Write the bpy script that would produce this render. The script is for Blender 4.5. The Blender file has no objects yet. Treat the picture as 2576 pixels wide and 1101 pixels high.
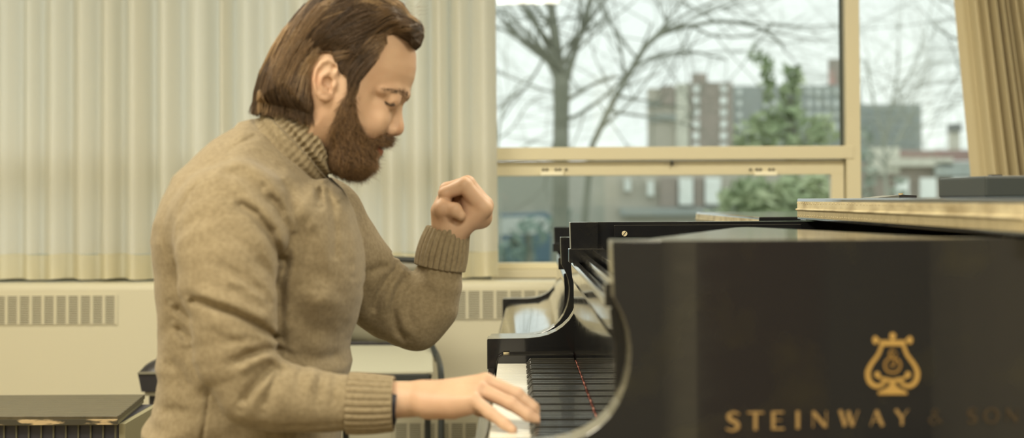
import bpy, math, random
import numpy as np
from mathutils import Matrix, Vector
HI = True
random.seed(7); rng = np.random.default_rng(7)
SC = bpy.context.scene; COL = SC.collection
PI = math.pi
# ------------------------------------------------------------------ camera
F = 4000.0                                   # focal length in pixels of the 2576 px wide frame
CAMZ = 1.055
M = Matrix.Rotation(math.radians(91.5), 3, 'X') @ Matrix.Rotation(math.radians(-0.3), 3, 'Z')
_d = M.transposed() @ Vector((0, 1, 0))
PCX = 1300 - F*_d.x/(-_d.z); PCY = 500 + F*_d.y/(-_d.z)
def P(px, py, Y):
    """point of the place at depth Y that is seen at pixel px, py (used to measure the photo)"""
    v = M @ Vector(((px-PCX)/F, -(py-PCY)/F, -1.0))
    s = Y/v.y
    return Vector((v.x*s, Y, CAMZ+v.z*s))
def PX(px, Y): return P(px, 500, Y).x
cam = bpy.data.cameras.new('camera'); camo = bpy.data.objects.new('camera', cam); COL.objects.link(camo)
camo.matrix_world = Matrix.Translation((0, 0, CAMZ)) @ M.to_4x4()
cam.sensor_width = 36; cam.lens = F*36/2576
cam.shift_x = (1288-PCX)/2576; cam.shift_y = (PCY-550.5)/2576
cam.dof.use_dof = True; cam.dof.focus_distance = 3.2; cam.dof.aperture_fstop = 3.5
cam.clip_end = 500
SC.camera = camo
# ------------------------------------------------------------------ objects
def tag(o, label=None, cat=None, group=None, kind=None):
    if label: o['label'] = label
    if cat: o['category'] = cat
    if group: o['group'] = group
    if kind: o['kind'] = kind
    return o
def empty(name, loc, label, cat, group=None, kind=None):
    o = bpy.data.objects.new(name, None); COL.objects.link(o); o.location = loc
    o.empty_display_size = .05
    return tag(o, label, cat, group, kind)
def link(name, me, mat, parent=None, smooth=False):
    o = bpy.data.objects.new(name, me); COL.objects.link(o)
    if mat: me.materials.append(mat)
    if smooth: me.polygons.foreach_set('use_smooth', np.ones(len(me.polygons), bool))
    if parent:
        o.parent = parent
        bpy.context.view_layer.update()
        o.matrix_parent_inverse = parent.matrix_world.inverted()
    return o
class MB:
    """collects shapes for ONE mesh"""
    def __init__(s): s.v = []; s.f = []; s.sm = []
    def add(s, vs, fs, smooth=False):
        b = len(s.v); s.v += [tuple(v) for v in vs]; s.f += [tuple(b+i for i in f) for f in fs]; s.sm += [smooth]*len(fs); return s
    def box(s, a, b):
        (x0, y0, z0), (x1, y1, z1) = a, b
        s.add([(x0,y0,z0),(x1,y0,z0),(x1,y1,z0),(x0,y1,z0),(x0,y0,z1),(x1,y0,z1),(x1,y1,z1),(x0,y1,z1)],
              [(0,3,2,1),(4,5,6,7),(0,1,5,4),(1,2,6,5),(2,3,7,6),(3,0,4,7)])
        return s
    def prism(s, pts, axis, a, b, smooth=False):
        """extrude polygon along an axis; pts are the other two coordinates (in x,y,z order)"""
        def mk(p, t):
            return {'x': (t, p[0], p[1]), 'y': (p[0], t, p[1]), 'z': (p[0], p[1], t)}[axis]
        n = len(pts)
        s.add([mk(p, a) for p in pts] + [mk(p, b) for p in pts],
              [tuple(range(n))[::-1], tuple(range(n, 2*n))], False)
        s.add([mk(p, a) for p in pts] + [mk(p, b) for p in pts],
              [(i, (i+1) % n, n+(i+1) % n, n+i) for i in range(n)], smooth)
        return s
    def tube(s, pts, rad, n=8, closed=False, cap=True, smooth=True):
        pts = [Vector(p) for p in pts]; m = len(pts)
        if not hasattr(rad, '__len__'): rad = [rad]*m
        vs = []; up = None
        for i, p in enumerate(pts):
            t = (pts[(i+1) % m]-pts[i-1]) if closed else (pts[min(i+1, m-1)]-pts[max(i-1, 0)])
            t.normalize()
            if up is None:
                up = Vector((0, 0, 1)) if abs(t.z) < .9 else Vector((0, 1, 0))
            x = t.cross(up)
            if x.length < 1e-6: x = t.orthogonal()
            x.normalize(); up = x.cross(t).normalized()
            for k in range(n):
                a = 2*PI*k/n
                vs.append(p + (x*math.cos(a)+up*math.sin(a))*rad[i])
        fs = []
        for i in range(m if closed else m-1):
            j = (i+1) % m
            for k in range(n):
                k2 = (k+1) % n
                fs.append((i*n+k, i*n+k2, j*n+k2, j*n+k))
        s.add(vs, fs, smooth)
        if cap and not closed:
            s.add(vs[:n], [tuple(range(n))[::-1]]); s.add(vs[-n:], [tuple(range(n))])
        return s
    def ball(s, c, r, n=12, sc=(1, 1, 1)):
        vs = []; fs = []; h = n//2
        for i in range(h+1):
            t = PI*i/h
            for k in range(n):
                a = 2*PI*k/n
                vs.append((c[0]+r*sc[0]*math.sin(t)*math.cos(a), c[1]+r*sc[1]*math.sin(t)*math.sin(a), c[2]+r*sc[2]*math.cos(t)))
        for i in range(h):
            for k in range(n):
                k2 = (k+1) % n
                fs.append((i*n+k, (i+1)*n+k, (i+1)*n+k2, i*n+k2))
        s.add(vs, fs, True); return s
    def grid(s, fn, nu, nv, smooth=True, closeu=False):
        vs = [fn(i/nu, j/nv) for j in range(nv+1) for i in range(nu+1)]
        fs = [(j*(nu+1)+i, j*(nu+1)+i+1, (j+1)*(nu+1)+i+1, (j+1)*(nu+1)+i) for j in range(nv) for i in range(nu)]
        s.add(vs, fs, smooth); return s
    def mesh(s, name):
        me = bpy.data.meshes.new(name); me.from_pydata(s.v, [], s.f); me.update()
        me.polygons.foreach_set('use_smooth', np.array(s.sm, bool))
        return me
    def build(s, name, mat, parent=None, bevel=0, seg=2, weld=False):
        me = s.mesh(name)
        o = link(name, me, mat, parent)
        if weld or bevel:
            md = o.modifiers.new('weld', 'WELD'); md.merge_threshold = 1e-5
        if bevel:
            md = o.modifiers.new('bevel', 'BEVEL'); md.width = bevel; md.segments = seg; md.limit_method = 'ANGLE'; md.angle_limit = .6
            md.harden_normals = False
        return o
def copy_tree(o, parent=None):
    c = o.copy(); COL.objects.link(c)
    if parent: c.parent = parent
    for ch in list(o.children): copy_tree(ch, c)
    return c
def catmull(pts, n):
    pts = [np.array(p, float) for p in pts]; out = []
    m = len(pts)
    for i in range(m-1):
        p0, p1, p2, p3 = pts[max(i-1, 0)], pts[i], pts[i+1], pts[min(i+2, m-1)]
        for k in range(n):
            t = k/n
            out.append(.5*((2*p1)+(-p0+p2)*t+(2*p0-5*p1+4*p2-p3)*t*t+(-p0+3*p1-3*p2+p3)*t**3))
    out.append(pts[-1]); return out
# ------------------------------------------------------------------ materials
def mat(name, col, rough=.5, metal=0, noise=None, bump=None, coat=0, spec=.5, sheen=0, sss=0, trans=0, emis=None, var=None):
    """noise=(scale, colour2, lo, hi[, stretch]); bump=(scale, strength, distance[, stretch])"""
    m = bpy.data.materials.new(name); m.use_nodes = True; nt = m.node_tree; N = nt.nodes; L = nt.links
    b = N['Principled BSDF']
    b.inputs['Base Color'].default_value = (*col, 1); b.inputs['Roughness'].default_value = rough
    b.inputs['Metallic'].default_value = metal; b.inputs['Coat Weight'].default_value = coat
    b.inputs['Coat Roughness'].default_value = .06
    b.inputs['Specular IOR Level'].default_value = spec; b.inputs['Sheen Weight'].default_value = sheen
    b.inputs['Sheen Roughness'].default_value = .5
    if sss:
        b.inputs['Subsurface Weight'].default_value = sss; b.inputs['Subsurface Radius'].default_value = (.012, .005, .003)
        b.inputs['Subsurface Scale'].default_value = 1.0
    if emis:
        b.inputs['Emission Color'].default_value = (*emis[0], 1); b.inputs['Emission Strength'].default_value = emis[1]
    tc = N.new('ShaderNodeTexCoord')
    def tex(scale, stretch, detail=4):
        mp = N.new('ShaderNodeMapping'); L.new(tc.outputs['Object'], mp.inputs[0])
        mp.inputs['Scale'].default_value = stretch or (1, 1, 1)
        n = N.new('ShaderNodeTexNoise'); n.inputs['Scale'].default_value = scale; n.inputs['Detail'].default_value = detail
        L.new(mp.outputs[0], n.inputs[0]); return n
    if noise:
        n = tex(noise[0], noise[4] if len(noise) > 4 else None)
        r = N.new('ShaderNodeValToRGB'); L.new(n.outputs[0], r.inputs[0])
        r.color_ramp.elements[0].position = noise[2]; r.color_ramp.elements[0].color = (*col, 1)
        r.color_ramp.elements[1].position = noise[3]; r.color_ramp.elements[1].color = (*noise[1], 1)
        L.new(r.outputs[0], b.inputs['Base Color'])
    if bump:
        n = tex(bump[0], bump[3] if len(bump) > 3 else None, 6)
        bp = N.new('ShaderNodeBump'); bp.inputs['Strength'].default_value = bump[1]; bp.inputs['Distance'].default_value = bump[2]
        L.new(n.outputs[0], bp.inputs['Height']); L.new(bp.outputs[0], b.inputs['Normal'])
    return m
def cloth_translucent(name, col, tcol, fac, band=None):
    m = bpy.data.materials.new(name); m.use_nodes = True; nt = m.node_tree; N = nt.nodes; L = nt.links
    N.remove(N['Principled BSDF']); out = N['Material Output']
    d = N.new('ShaderNodeBsdfDiffuse'); d.inputs[0].default_value = (*col, 1)
    t = N.new('ShaderNodeBsdfTranslucent'); t.inputs[0].default_value = (*tcol, 1)
    mx = N.new('ShaderNodeMixShader'); mx.inputs[0].default_value = fac
    L.new(d.outputs[0], mx.inputs[1]); L.new(t.outputs[0], mx.inputs[2]); L.new(mx.outputs[0], out.inputs[0])
    tc = N.new('ShaderNodeTexCoord'); mp = N.new('ShaderNodeMapping'); mp.inputs['Scale'].default_value = (1, 1, 6)
    L.new(tc.outputs['Object'], mp.inputs[0])
    n = N.new('ShaderNodeTexNoise'); n.inputs['Scale'].default_value = 220; L.new(mp.outputs[0], n.inputs[0])
    bp = N.new('ShaderNodeBump'); bp.inputs['Strength'].default_value = .15; bp.inputs['Distance'].default_value = .001
    L.new(n.outputs[0], bp.inputs['Height']); L.new(bp.outputs[0], d.inputs['Normal'])
    return m
# ================================================================== ROOM
WHITE = mat('painted metal cream', (.62, .59, .45), .45, bump=(60, .05, .002))
LEDGE = mat('painted ledge cream', (.78, .74, .58), .4)
FRAME = mat('window frame cream paint', (.70, .64, .45), .4)
WALLM = mat('cream wall paint', (.60, .55, .40), .8, bump=(90, .1, .002))
CEIL = mat('white ceiling tile', (.75, .73, .62), .9, bump=(40, .2, .004))
FLOOR = mat('beige linoleum', (.30, .25, .16), .35, noise=(9, (.22, .18, .12), .35, .7))
DARKV = mat('dark vent recess', (.05, .045, .03), .8)
def glass_mat():
    m = bpy.data.materials.new('window glass'); m.use_nodes = True; nt = m.node_tree; N = nt.nodes; L = nt.links
    N.remove(N['Principled BSDF']); out = N['Material Output']
    t = N.new('ShaderNodeBsdfTransparent'); t.inputs[0].default_value = (.94, .97, .95, 1)
    g = N.new('ShaderNodeBsdfGlossy'); g.inputs['Roughness'].default_value = .02; g.inputs[0].default_value = (1, 1, 1, 1)
    fr = N.new('ShaderNodeFresnel'); fr.inputs[0].default_value = 1.35
    mx = N.new('ShaderNodeMixShader'); L.new(fr.outputs[0], mx.inputs[0]); L.new(t.outputs[0], mx.inputs[1]); L.new(g.outputs[0], mx.inputs[2])
    L.new(mx.outputs[0], out.inputs[0]); return m
GLASS = glass_mat()
XL, XR, YB, ZC = -2.9, 3.1, -2.6, 2.85
YW = 5.95           # inner face of the window wall
def struct(name, mb, m, **k):
    o = mb.build(name, m, **k); o['kind'] = 'structure'; return o
struct('floor', MB().box((XL-.1, YB-.1, -.1), (XR+.1, 6.2, 0)), FLOOR)
struct('ceiling', MB().box((XL-.1, YB-.1, ZC), (XR+.1, 6.2, ZC+.1)), CEIL)
struct('wall_left', MB().box((XL-.1, YB, 0), (XL, 6.2, ZC)), WALLM)
struct('wall_right', MB().box((XR, YB, 0), (XR+.1, 6.2, ZC)), WALLM)
struct('wall_front', MB().box((XL, YB-.1, 0), (XR, YB, ZC)), mat('taupe panelling', (.20, .175, .12), .6))
struct('reflection_strip', MB().box((.70, YB+.001, 0), (.93, YB+.03, 2.2)), FRAME)  # unseen pale strip, added to give the piano side a bright reflection
zs = P(1300, 702, 5.93).z                       # sill height
wb = MB().box((XL, YW, 0), (XR, YW+.2, zs-.01))
wb.box((XL, YW, 2.62), (XR, YW+.2, ZC))
struct('wall_back', wb, WALLM)
struct('baseboard_back', MB().box((XL, YB+.001, .0), (XR, YB+.02, .1)), mat('dark vinyl skirting', (.05, .045, .04), .5))
struct('reflection_door', MB().box((.95, YB+.001, 0), (1.9, YB+.04, 2.05)), mat('brown reflection door', (.16, .09, .045), .4), bevel=.004)  # unseen door, added to vary the reflection in the piano side
# windows
xm0, xm1 = PX(2131, YW), PX(2167, YW)           # mullion
xj = PX(1236, YW)
ztr1, ztr0 = P(1700, 368.5, YW).z, P(1700, 401, YW).z
zt = 2.62
def window(name, x0, x1, transom, extra):
    fr = MB()
    d0, d1 = YW-.0, YW+.11
    mw = (xm1-xm0)
    # outer frame posts stand a little proud
    fr.box((x0-.002, d0, zs), (x0+mw*.5, d1, zt)); fr.box((x1-mw*.5, d0, zs), (x1+.002, d1, zt))
    fr.box((x0, d0+.001, zt-.05), (x1, d1, zt)); fr.box((x0, d0+.001, zs-.01), (x1, d1, zs+.035))
    if transom:
        fr.box((x0+.001, d0-.004, ztr0), (x1-.001, d1, ztr1))
    w = fr.build(name, FRAME, bevel=.002); w['kind'] = 'structure'
    if transom:
        # lower sash, set back
        a, b = x0+mw*.5+.004, x1-mw*.5-.004
        zt2, zb2 = ztr0-.004, zs+.036
        rail = P(1700, 401, YW+.03).z-P(1700, 437, YW+.03).z
        sf = MB(); yb0, yb1 = YW+.03, YW+.08
        sf.box((a, yb0, zt2-rail), (b, yb1, zt2)); sf.box((a, yb0, zb2), (b, yb1, zb2+.023))
        sf.box((a, yb0+.001, zb2), (a+.012, yb1, zt2)); sf.box((b-.048, yb0+.001, zb2), (b, yb1, zt2))
        sf.build('window_sash', FRAME, w, bevel=.002)
        MB().box((a+.01, YW+.055, zb2+.018), (b-.04, YW+.058, zt2-rail+.005)).build('lower_pane', GLASS, w)
        if extra:
            for px in (1388, 1926):
                c = P(px, 437, YW+.02)
                h = MB().box((c.x-.043, YW+.012, c.z-.006), (c.x+.043, YW+.03, c.z+.009)).build('sash_handle', mat('ivory sash handle', (.95, .90, .70), .4), w, bevel=.002)
                k = MB()
                for dx in (-.036, -.022, .012, .026, .05 if px < 1600 else -.06):
                    k.box((c.x+dx, YW+.024, c.z+.012), (c.x+dx+.009, YW+.0305, c.z+.020))
                k.build('latch_slots', DARKV, h)
            c = P(1690, 413, YW+.02)
            MB().box((c.x-.004, YW+.01, c.z-.004), (c.x+.004, YW+.03, c.z+.012)).build('latch_pin', DARKV, w)
        g0 = ztr1
    else:
        g0 = zs+.03
    MB().box((x0+mw*.5-.004, YW+.055, g0-.004), (x1-mw*.5+.004, YW+.058, zt-.045)).build('window_pane', GLASS, w)
    # black rubber gasket round the upper pane
    gk = MB(); ga, gb = x0+mw*.5, x1-mw*.5
    gk.box((gb-.014, YW+.045, g0), (gb-.002, YW+.054, zt-.05)); gk.box((ga+.002, YW+.045, g0), (ga+.008, YW+.054, zt-.05))
    gk.build('gasket', mat('dark green gasket', (.06, .075, .06), .6), w)
    return w
mc = (xm0+xm1)/2
wd = mc-xj+ (xm1-xm0)*.4
window('window_1', mc-wd, mc, True, True)
window('window_2', mc, mc+1.5, False, False)
window('window_3', mc-2*wd, mc-wd, True, False)
window('window_4', mc-2*wd-1.55, mc-2*wd, True, False)
struct('trim_1', MB().box((mc+1.5, YW, zs-.01), (XR, YW+.2, zt)), WALLM)
struct('trim_2', MB().box((XL, YW, zs-.01), (mc-2*wd-1.55, YW+.2, zt)), WALLM)
# sill board behind the curtains
zl = P(200, 713, 5.70).z
xdk = PX(1236, 5.9)
struct('trim_3', MB().box((xdk, 5.86, zl), (XR, YW, zs-.012)), LEDGE, bevel=.004)
struct('shadow_gap_strip', MB().box((XL, 5.865, zl), (xdk-.001, YW, zs+.01)), mat('dark blue grey shadow gap', (.07, .085, .085), .5))  # dark strip painted in as the shadow gap below the curtain
# convector cabinets under the windows, each with its grilles
def cabinet(x0, x1, grilles, label):
    c = empty('convector_cabinet', ((x0+x1)/2, 5.8, 0), label, 'radiator', 'convector cabinets under the windows')
    y0 = 5.70
    pts = [(x0+.001, 0)]
    b = MB(); zt_ = zl
    # body as a profile: rounded nose at the top front
    prof = [(YW-.001, 0), (y0, 0), (y0, zt_-.022), (y0+.003, zt_-.010), (y0+.010, zt_-.003), (y0+.02, zt_), (YW-.001, zt_)]
    b.prism(prof, 'x', x0+.001, x1-.001)
    b.build('casing', WHITE, c)
    for (a, e, top, bot, pitch) in grilles:
        g = MB().box((a, y0-.0015, bot), (e, y0-.0003, top)).build('grille', DARKV, c)
        s = MB(); n = max(1, round((e-a)/pitch)); p = (e-a)/n
        for i in range(n+1):
            s.box((a+i*p-.0048, y0-.006, bot-.003), (a+i*p+.0048, y0-.0014, top+.003))
        k = 16; q = (top-bot)/k
        for j in range(k+1):
            s.box((a-.004, y0-.005, bot+j*q-.0016), (e+.004, y0-.0014, bot+j*q+.0016))
        s.build('grille_bars', WHITE, g)
    return c
def gz(py): return P(600, py, 5.70).z
pl, pr = (PX(61, 5.7)-PX(30.4, 5.7)), (PX(70, 5.7)-PX(35, 5.7))
xe = PX(293, 5.7)
cabinet(XL+.02, PX(640, 5.7), [(xe-22*pl, xe, gz(741), gz(812), pl), (PX(306, 5.7)-22*pl, PX(306, 5.7), gz(1062), gz(1135), pl)],
        'cream steel convector cabinet with a slotted grille behind the wooden bench')
xs = PX(1104, 5.7)
cabinet(PX(640, 5.7), PX(1560, 5.7), [(xs, xs+10*pr, gz(734), gz(804), pr), (PX(990, 5.7), PX(990, 5.7)+12*pr, gz(1066), gz(1138), pr)],
        'cream steel convector cabinet with a slotted grille behind the raised elbow and pianos')
cabinet(PX(1560, 5.7), XR-.02, [], 'cream steel convector cabinet hidden behind the grand pianos under the right windows')
# ------------------------------------------------------------------ curtains
CUR = cloth_translucent('ivory curtain cloth', (.80, .78, .69), (.93, .93, .88), .58)
CURH = cloth_translucent('ivory curtain hem', (.80, .76, .60), (.88, .82, .62), .48)
CURR = cloth_translucent('tan lined curtain cloth', (.60, .52, .34), (.66, .52, .28), .12)
def pleat_fn(valleys, amp, Y):
    xs_ = [PX(v, Y) for v in valleys]
    ph = np.arange(len(xs_))*2*PI
    rnd = rng.uniform(.35, 1.2, len(xs_)+1)
    def f(x, z):
        p = np.interp(x, xs_, ph); i = int(p/(2*PI))
        a = amp*rnd[min(i, len(rnd)-1)]
        c = .5-.5*math.cos(p)
        s = c
        return -a*s + .003*math.sin(x*23+z*1.5)
    return f
val = [-800, -730, -655, -590, -520, -450, -370, -300, -230, -160, -90, -30, 48, 100, 172, 243, 303, 383, 455, 545, 586, 655, 720, 800, 880, 955, 1015, 1082, 1130, 1182, 1250]
fn = pleat_fn(val, .085, 5.80)
Yc = 5.835
xa, xb = XL+.05, PX(1246, Yc)
zb_, zh_ = zl+.012, P(200, 638, Yc).z
cu = empty('window_curtain', ((xa+xb)/2, Yc, zb_), 'long ivory pleated curtain drawn across the window behind the pianist', 'curtain')
def cur_pt(u, z):
    x = xa+(xb-xa)*u
    return (x + .010*max(0, (x-xb+.35)/.35)*(1-(z-zb_)/1.8), Yc+fn(x, z), z)
nu = 900
MB().grid(lambda u, v: cur_pt(u, zh_+(2.74-zh_)*v), nu, 10).build('curtain_cloth', CUR, cu)
MB().grid(lambda u, v: cur_pt(u, zb_+.003*math.sin(u*90)+(zh_-zb_)*v), nu, 3).build('curtain_hem', CURH, cu)
MB().tube([(XL+.02, Yc-.02, 2.76), (XR-.02, Yc-.02, 2.76)], .012).build('curtain_rail', mat('grey rail', (.4, .4, .38), .3, .8))
tag(bpy.data.objects['curtain_rail'], 'grey metal rail carrying both window curtains', 'curtain rail')
# right curtain: gathered, its free edge falls slightly outwards
Yr = 5.80
rp = [2406, 2444, 2476, 2500, 2519, 2535, 2556, 2580, 2610, 2640, 2680, 2720, 2770]
def rx(k, z):          # pleat line k at height z: measured at the top of frame and at y=500
    xt = PX(rp[0]+(rp[k]-rp[0])*.86, Yr); xb2 = PX(2447+(rp[k]-rp[0])*(1.02 if k < 9 else 1), Yr)
    t = (P(2500, 0, Yr).z-z)/(P(2500, 0, Yr).z-P(2500, 500, Yr).z)
    return xt+(xb2-xt)*t
def rpt(u, v):
    z = zl+.006+(2.74-zl-.006)*v
    q = u*(len(rp)-1); k = min(int(q), len(rp)-2); t = q-k
    x = rx(k, z)*(1-t)+rx(k+1, z)*t
    a = (.012, .04, .07, .09, .09, .10, .09, .06, .06, .06, .06, .06)[k]
    return (x, Yr-a*(.5-.5*math.cos(2*PI*t))**.7*(.9+.2*math.sin(k*2.1)), z)
cr = empty('window_curtain', (PX(2600, Yr), Yr, .76), 'tan gathered curtain hanging at the right edge of the window', 'curtain')
MB().grid(rpt, 360, 12).build('curtain_cloth', CURR, cr)
# ------------------------------------------------------------------ ceiling lamps
LAMPM = mat('lamp diffuser', (.9, .9, .85), .5, emis=((1, .92, .74), 6.0))
LAMPF = mat('lamp housing', (.7, .7, .66), .4)
def lamp(x, y, label, power):
    l = empty('ceiling_lamp', (x, y, ZC-.08), label, 'ceiling light', 'ceiling lamps')
    MB().box((x-.62, y-.32, ZC-.075), (x+.62, y+.32, ZC-.001)).build('housing', LAMPF, l, bevel=.005)
    MB().box((x-.58, y-.28, ZC-.08), (x+.58, y+.28, ZC-.0755)).build('diffuser', LAMPM, l)
    ld = bpy.data.lights.new('lamp_light', 'AREA'); ld.shape = 'RECTANGLE'; ld.size = 1.15; ld.size_y = .55; ld.energy = power; ld.color = (1, .92, .74)
    lo = bpy.data.objects.new('lamp_light', ld); COL.objects.link(lo); lo.location = (x, y, ZC-.085); lo.parent = l
    lo.matrix_parent_inverse = Matrix.Translation(l.location).inverted()
LP = 1.3
lamp(-1.5, 1.0, 'rectangular ceiling lamp above the left of the room, near the viewer', 55*LP)
lamp(.9, .2, 'rectangular ceiling lamp above the right of the room, near the viewer', 55*LP)
lamp(-1.5, 3.6, 'rectangular ceiling lamp above the wooden bench', 42*LP)
lamp(1.3, 3.6, 'rectangular ceiling lamp above the pianos', 42*LP)
lamp(-.2, -1.6, 'rectangular ceiling lamp by the wall behind the viewer', 45*LP)
# ------------------------------------------------------------------ bench with slatted wooden top, at the left
BW = mat('dark worn slatted wood', (.055, .048, .028), .35, noise=(40, (.12, .10, .06), .3, .75, (1, 14, 1)), bump=(60, .2, .002, (1, 14, 1)))
EDGEW = mat('bare worn wood edge', (.05, .045, .03), .5, noise=(14, (.55, .42, .24), .50, .58, (1, 1, 4)))
BLK = mat('black vinyl', (.03, .028, .03), .35, bump=(120, .15, .001))
wb_ = P(100, 1046, 3.72); zt2 = wb_.z
xf = PX(293, 3.72)+.004; x0 = -1.75
bb = empty('wooden_bench', ((x0+xf)/2, 3.9, 0), 'low dark bench with a worn slatted wooden top at the left', 'bench')
xe2 = P(362, 990, 4.13).x
tm = MB()
n = 10
for i in range(n):
    y0_ = 3.72+i*.041; xr_ = xf+(xe2-xf)*(i/n)
    tm.box((x0, y0_, zt2-.012), (xr_, y0_+.0385, zt2))
tm.build('slatted_top', BW, bb, bevel=.0015)
MB().prism([(x0, 3.722), (xf-.002, 3.722), (xe2, 4.128), (x0, 4.128)], 'z', zt2-.022, zt2-.0125).build('top_board', mat('olive brown board', (.16, .145, .08), .5), bb)
eg = MB().box((-1.62, 3.716, zt2-.020), (xf, 3.7215, zt2-.008)).build('front_edge', EDGEW, bb)
bx = MB().box((x0, 3.75, .12), (xf-.006, 4.10, zt2-.0225)).build('cabinet_body', mat('blackish metal', (.03, .03, .045), .45), bb)
gb = MB()
w_ = (PX(61, 3.75)-PX(30, 3.75))
for i in range(22):
    xx = xf-.012-i*w_
    gb.box((xx-.002, 3.744, .3), (xx+.002, 3.7495, P(0, 1062, 3.745).z))
gb.box((x0, 3.744, P(0, 1062, 3.745).z-.002), (xf-.012, 3.7495, P(0, 1062, 3.745).z+.002))
gb.build('grille_bars', mat('dull olive bars', (.10, .095, .06), .5), bx)
sd = MB().prism([(3.75, .0), (4.10, .0), (4.10, zt2-.023), (3.75, zt2-.023)], 'x', xf-.005, xf+.010)
sd.build('side_panel', mat('olive grey side', (.25, .23, .14), .5), bb)
# ------------------------------------------------------------------ padded black bench behind the pianist
yb = 4.9
a = P(346, 937, yb); b = P(346, 985, yb)
pb = empty('padded_bench', (a.x+.28, yb+.18, 0), 'black padded bench seen behind the back of the pianist', 'bench')
ww, dd = .56, .36
def cush(u, v):
    t = (u*2-1); s = (v*2-1)
    e = (1-abs(t)**6)*(1-abs(s)**6)
    return (a.x+ww*u, yb+dd*v, a.z-.001+.050*max(e, 0)**.6+.006*math.cos(u*12)*math.cos(v*9)*e)
cm = MB().grid(cush, 40, 24)
cm.prism([(a.x, a.z), (a.x+ww, a.z), (a.x+ww-.02, b.z), (a.x+.012, b.z)], 'y', yb, yb+dd)
cm.build('cushion', BLK, pb, weld=True)
MB().box((a.x+.004, yb-.004, a.z-.004), (a.x+ww, yb-.0005, a.z+.003)).build('piping', mat('grey piping', (.22, .21, .16), .4), pb)
MB().box((a.x+.02, yb+.01, b.z-.014), (a.x+ww-.02, yb+dd-.01, b.z-.0005)).build('seat_rail', mat('pale metal rail', (.5, .47, .36), .3, .5), pb)
for (lx, ly) in ((a.x+.03, yb+.02), (a.x+ww-.09, yb+.02), (a.x+.03, yb+dd-.08), (a.x+ww-.09, yb+dd-.08)):
    MB().box((lx, ly, 0), (lx+.06, ly+.06, b.z-.0145)).build('leg', BLK, pb, bevel=.004)
# ------------------------------------------------------------------ stacking chair between pianist and piano
SEAT = mat('pale grey plastic seat', (.50, .50, .40), .45)
BACKM = mat('taupe grey chair back', (.20, .19, .14), .4)
TUBE = mat('dark painted tube', (.035, .04, .04), .3)
yb2, yf2 = 5.40, 4.98
tl, br = P(860, 655, yb2), P(1058, 858, yb2)
ch = empty('stacking_chair', ((tl.x+br.x)/2, 5.2, 0), 'grey metal stacking chair by the radiator, behind the raised elbow', 'chair')
bk = MB().grid(lambda u, v: (tl.x+(br.x-tl.x)*u, yb2-.03*math.sin(PI*u)+.0, br.z+(tl.z-br.z)*v), 16, 8)
o = bk.build('backrest', BACKM, ch); md = o.modifiers.new('s', 'SOLIDIFY'); md.thickness = .012
MB().tube([(tl.x, yb2, tl.z-.0), (tl.x+.1, yb2-.025, tl.z+.005), (br.x-.1, yb2-.025, tl.z+.005), (br.x, yb2, tl.z)], .010).build('top_rail', TUBE, ch)
MB().box((tl.x, yb2-.03, br.z-.012), (br.x, yb2-.012, br.z+.003)).build('lower_rail', BLK, ch, bevel=.003)
s0, s1, s2, s3 = P(850, 936, yf2), P(1089, 932, yf2), P(1086, 868, yb2-.04), P(850, 868, yb2-.04)
sm_ = MB().add([s0, s1, s2, s3, s0-Vector((0, 0, .006)), s1-Vector((0, 0, .006)), s2-Vector((0, 0, .006)), s3-Vector((0, 0, .006))],
               [(0, 1, 2, 3), (7, 6, 5, 4), (0, 4, 5, 1), (1, 5, 6, 2), (2, 6, 7, 3), (3, 7, 4, 0)])
mm = MB(); mm.add([s0, s1, s2, s3, s0-Vector((0, 0, .006)), s1-Vector((0, 0, .006)), s2-Vector((0, 0, .006)), s3-Vector((0, 0, .006))],
               [(0, 1, 2, 3), (7, 6, 5, 4), (0, 4, 5, 1), (1, 5, 6, 2), (2, 6, 7, 3), (3, 7, 4, 0)])
mm.build('seat', SEAT, ch)
MB().box((s0.x, yf2-.002, s0.z-.028), (s1.x-.012, yf2+.012, s0.z-.0065)).build('seat_edge', TUBE, ch, bevel=.003)
for side, xx in ((1, 1110), (0, 1078)):
    pt = [P(xx-26, 868, yb2-.04), P(xx-8, 900, 5.2), P(xx, 950, 5.05), P(xx, 1060, 5.0)]
    p3 = P(xx, 1100, 4.98); pt.append(Vector((p3.x, 4.98, .0)))
    if side == 0: pt = [P(1078, 940, 5.3), P(1076, 1060, 5.32), Vector((PX(1076, 5.35), 5.35, 0))]
    MB().tube([tuple(q) for q in catmull([tuple(q) for q in pt], 5)], .0105).build('leg', TUBE, ch)
    q0 = [Vector((tl.x+.02, q.y, q.z)) for q in pt]
    MB().tube([tuple(q) for q in catmull([tuple(q) for q in q0], 5)], .0105).build('leg', TUBE, ch)
MB().tube([tuple(P(1100, 905, 5.2)), tuple(P(1062, 800, yb2)), tuple(P(1056, 680, yb2))], .010).build('back_tube', TUBE, ch)
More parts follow.
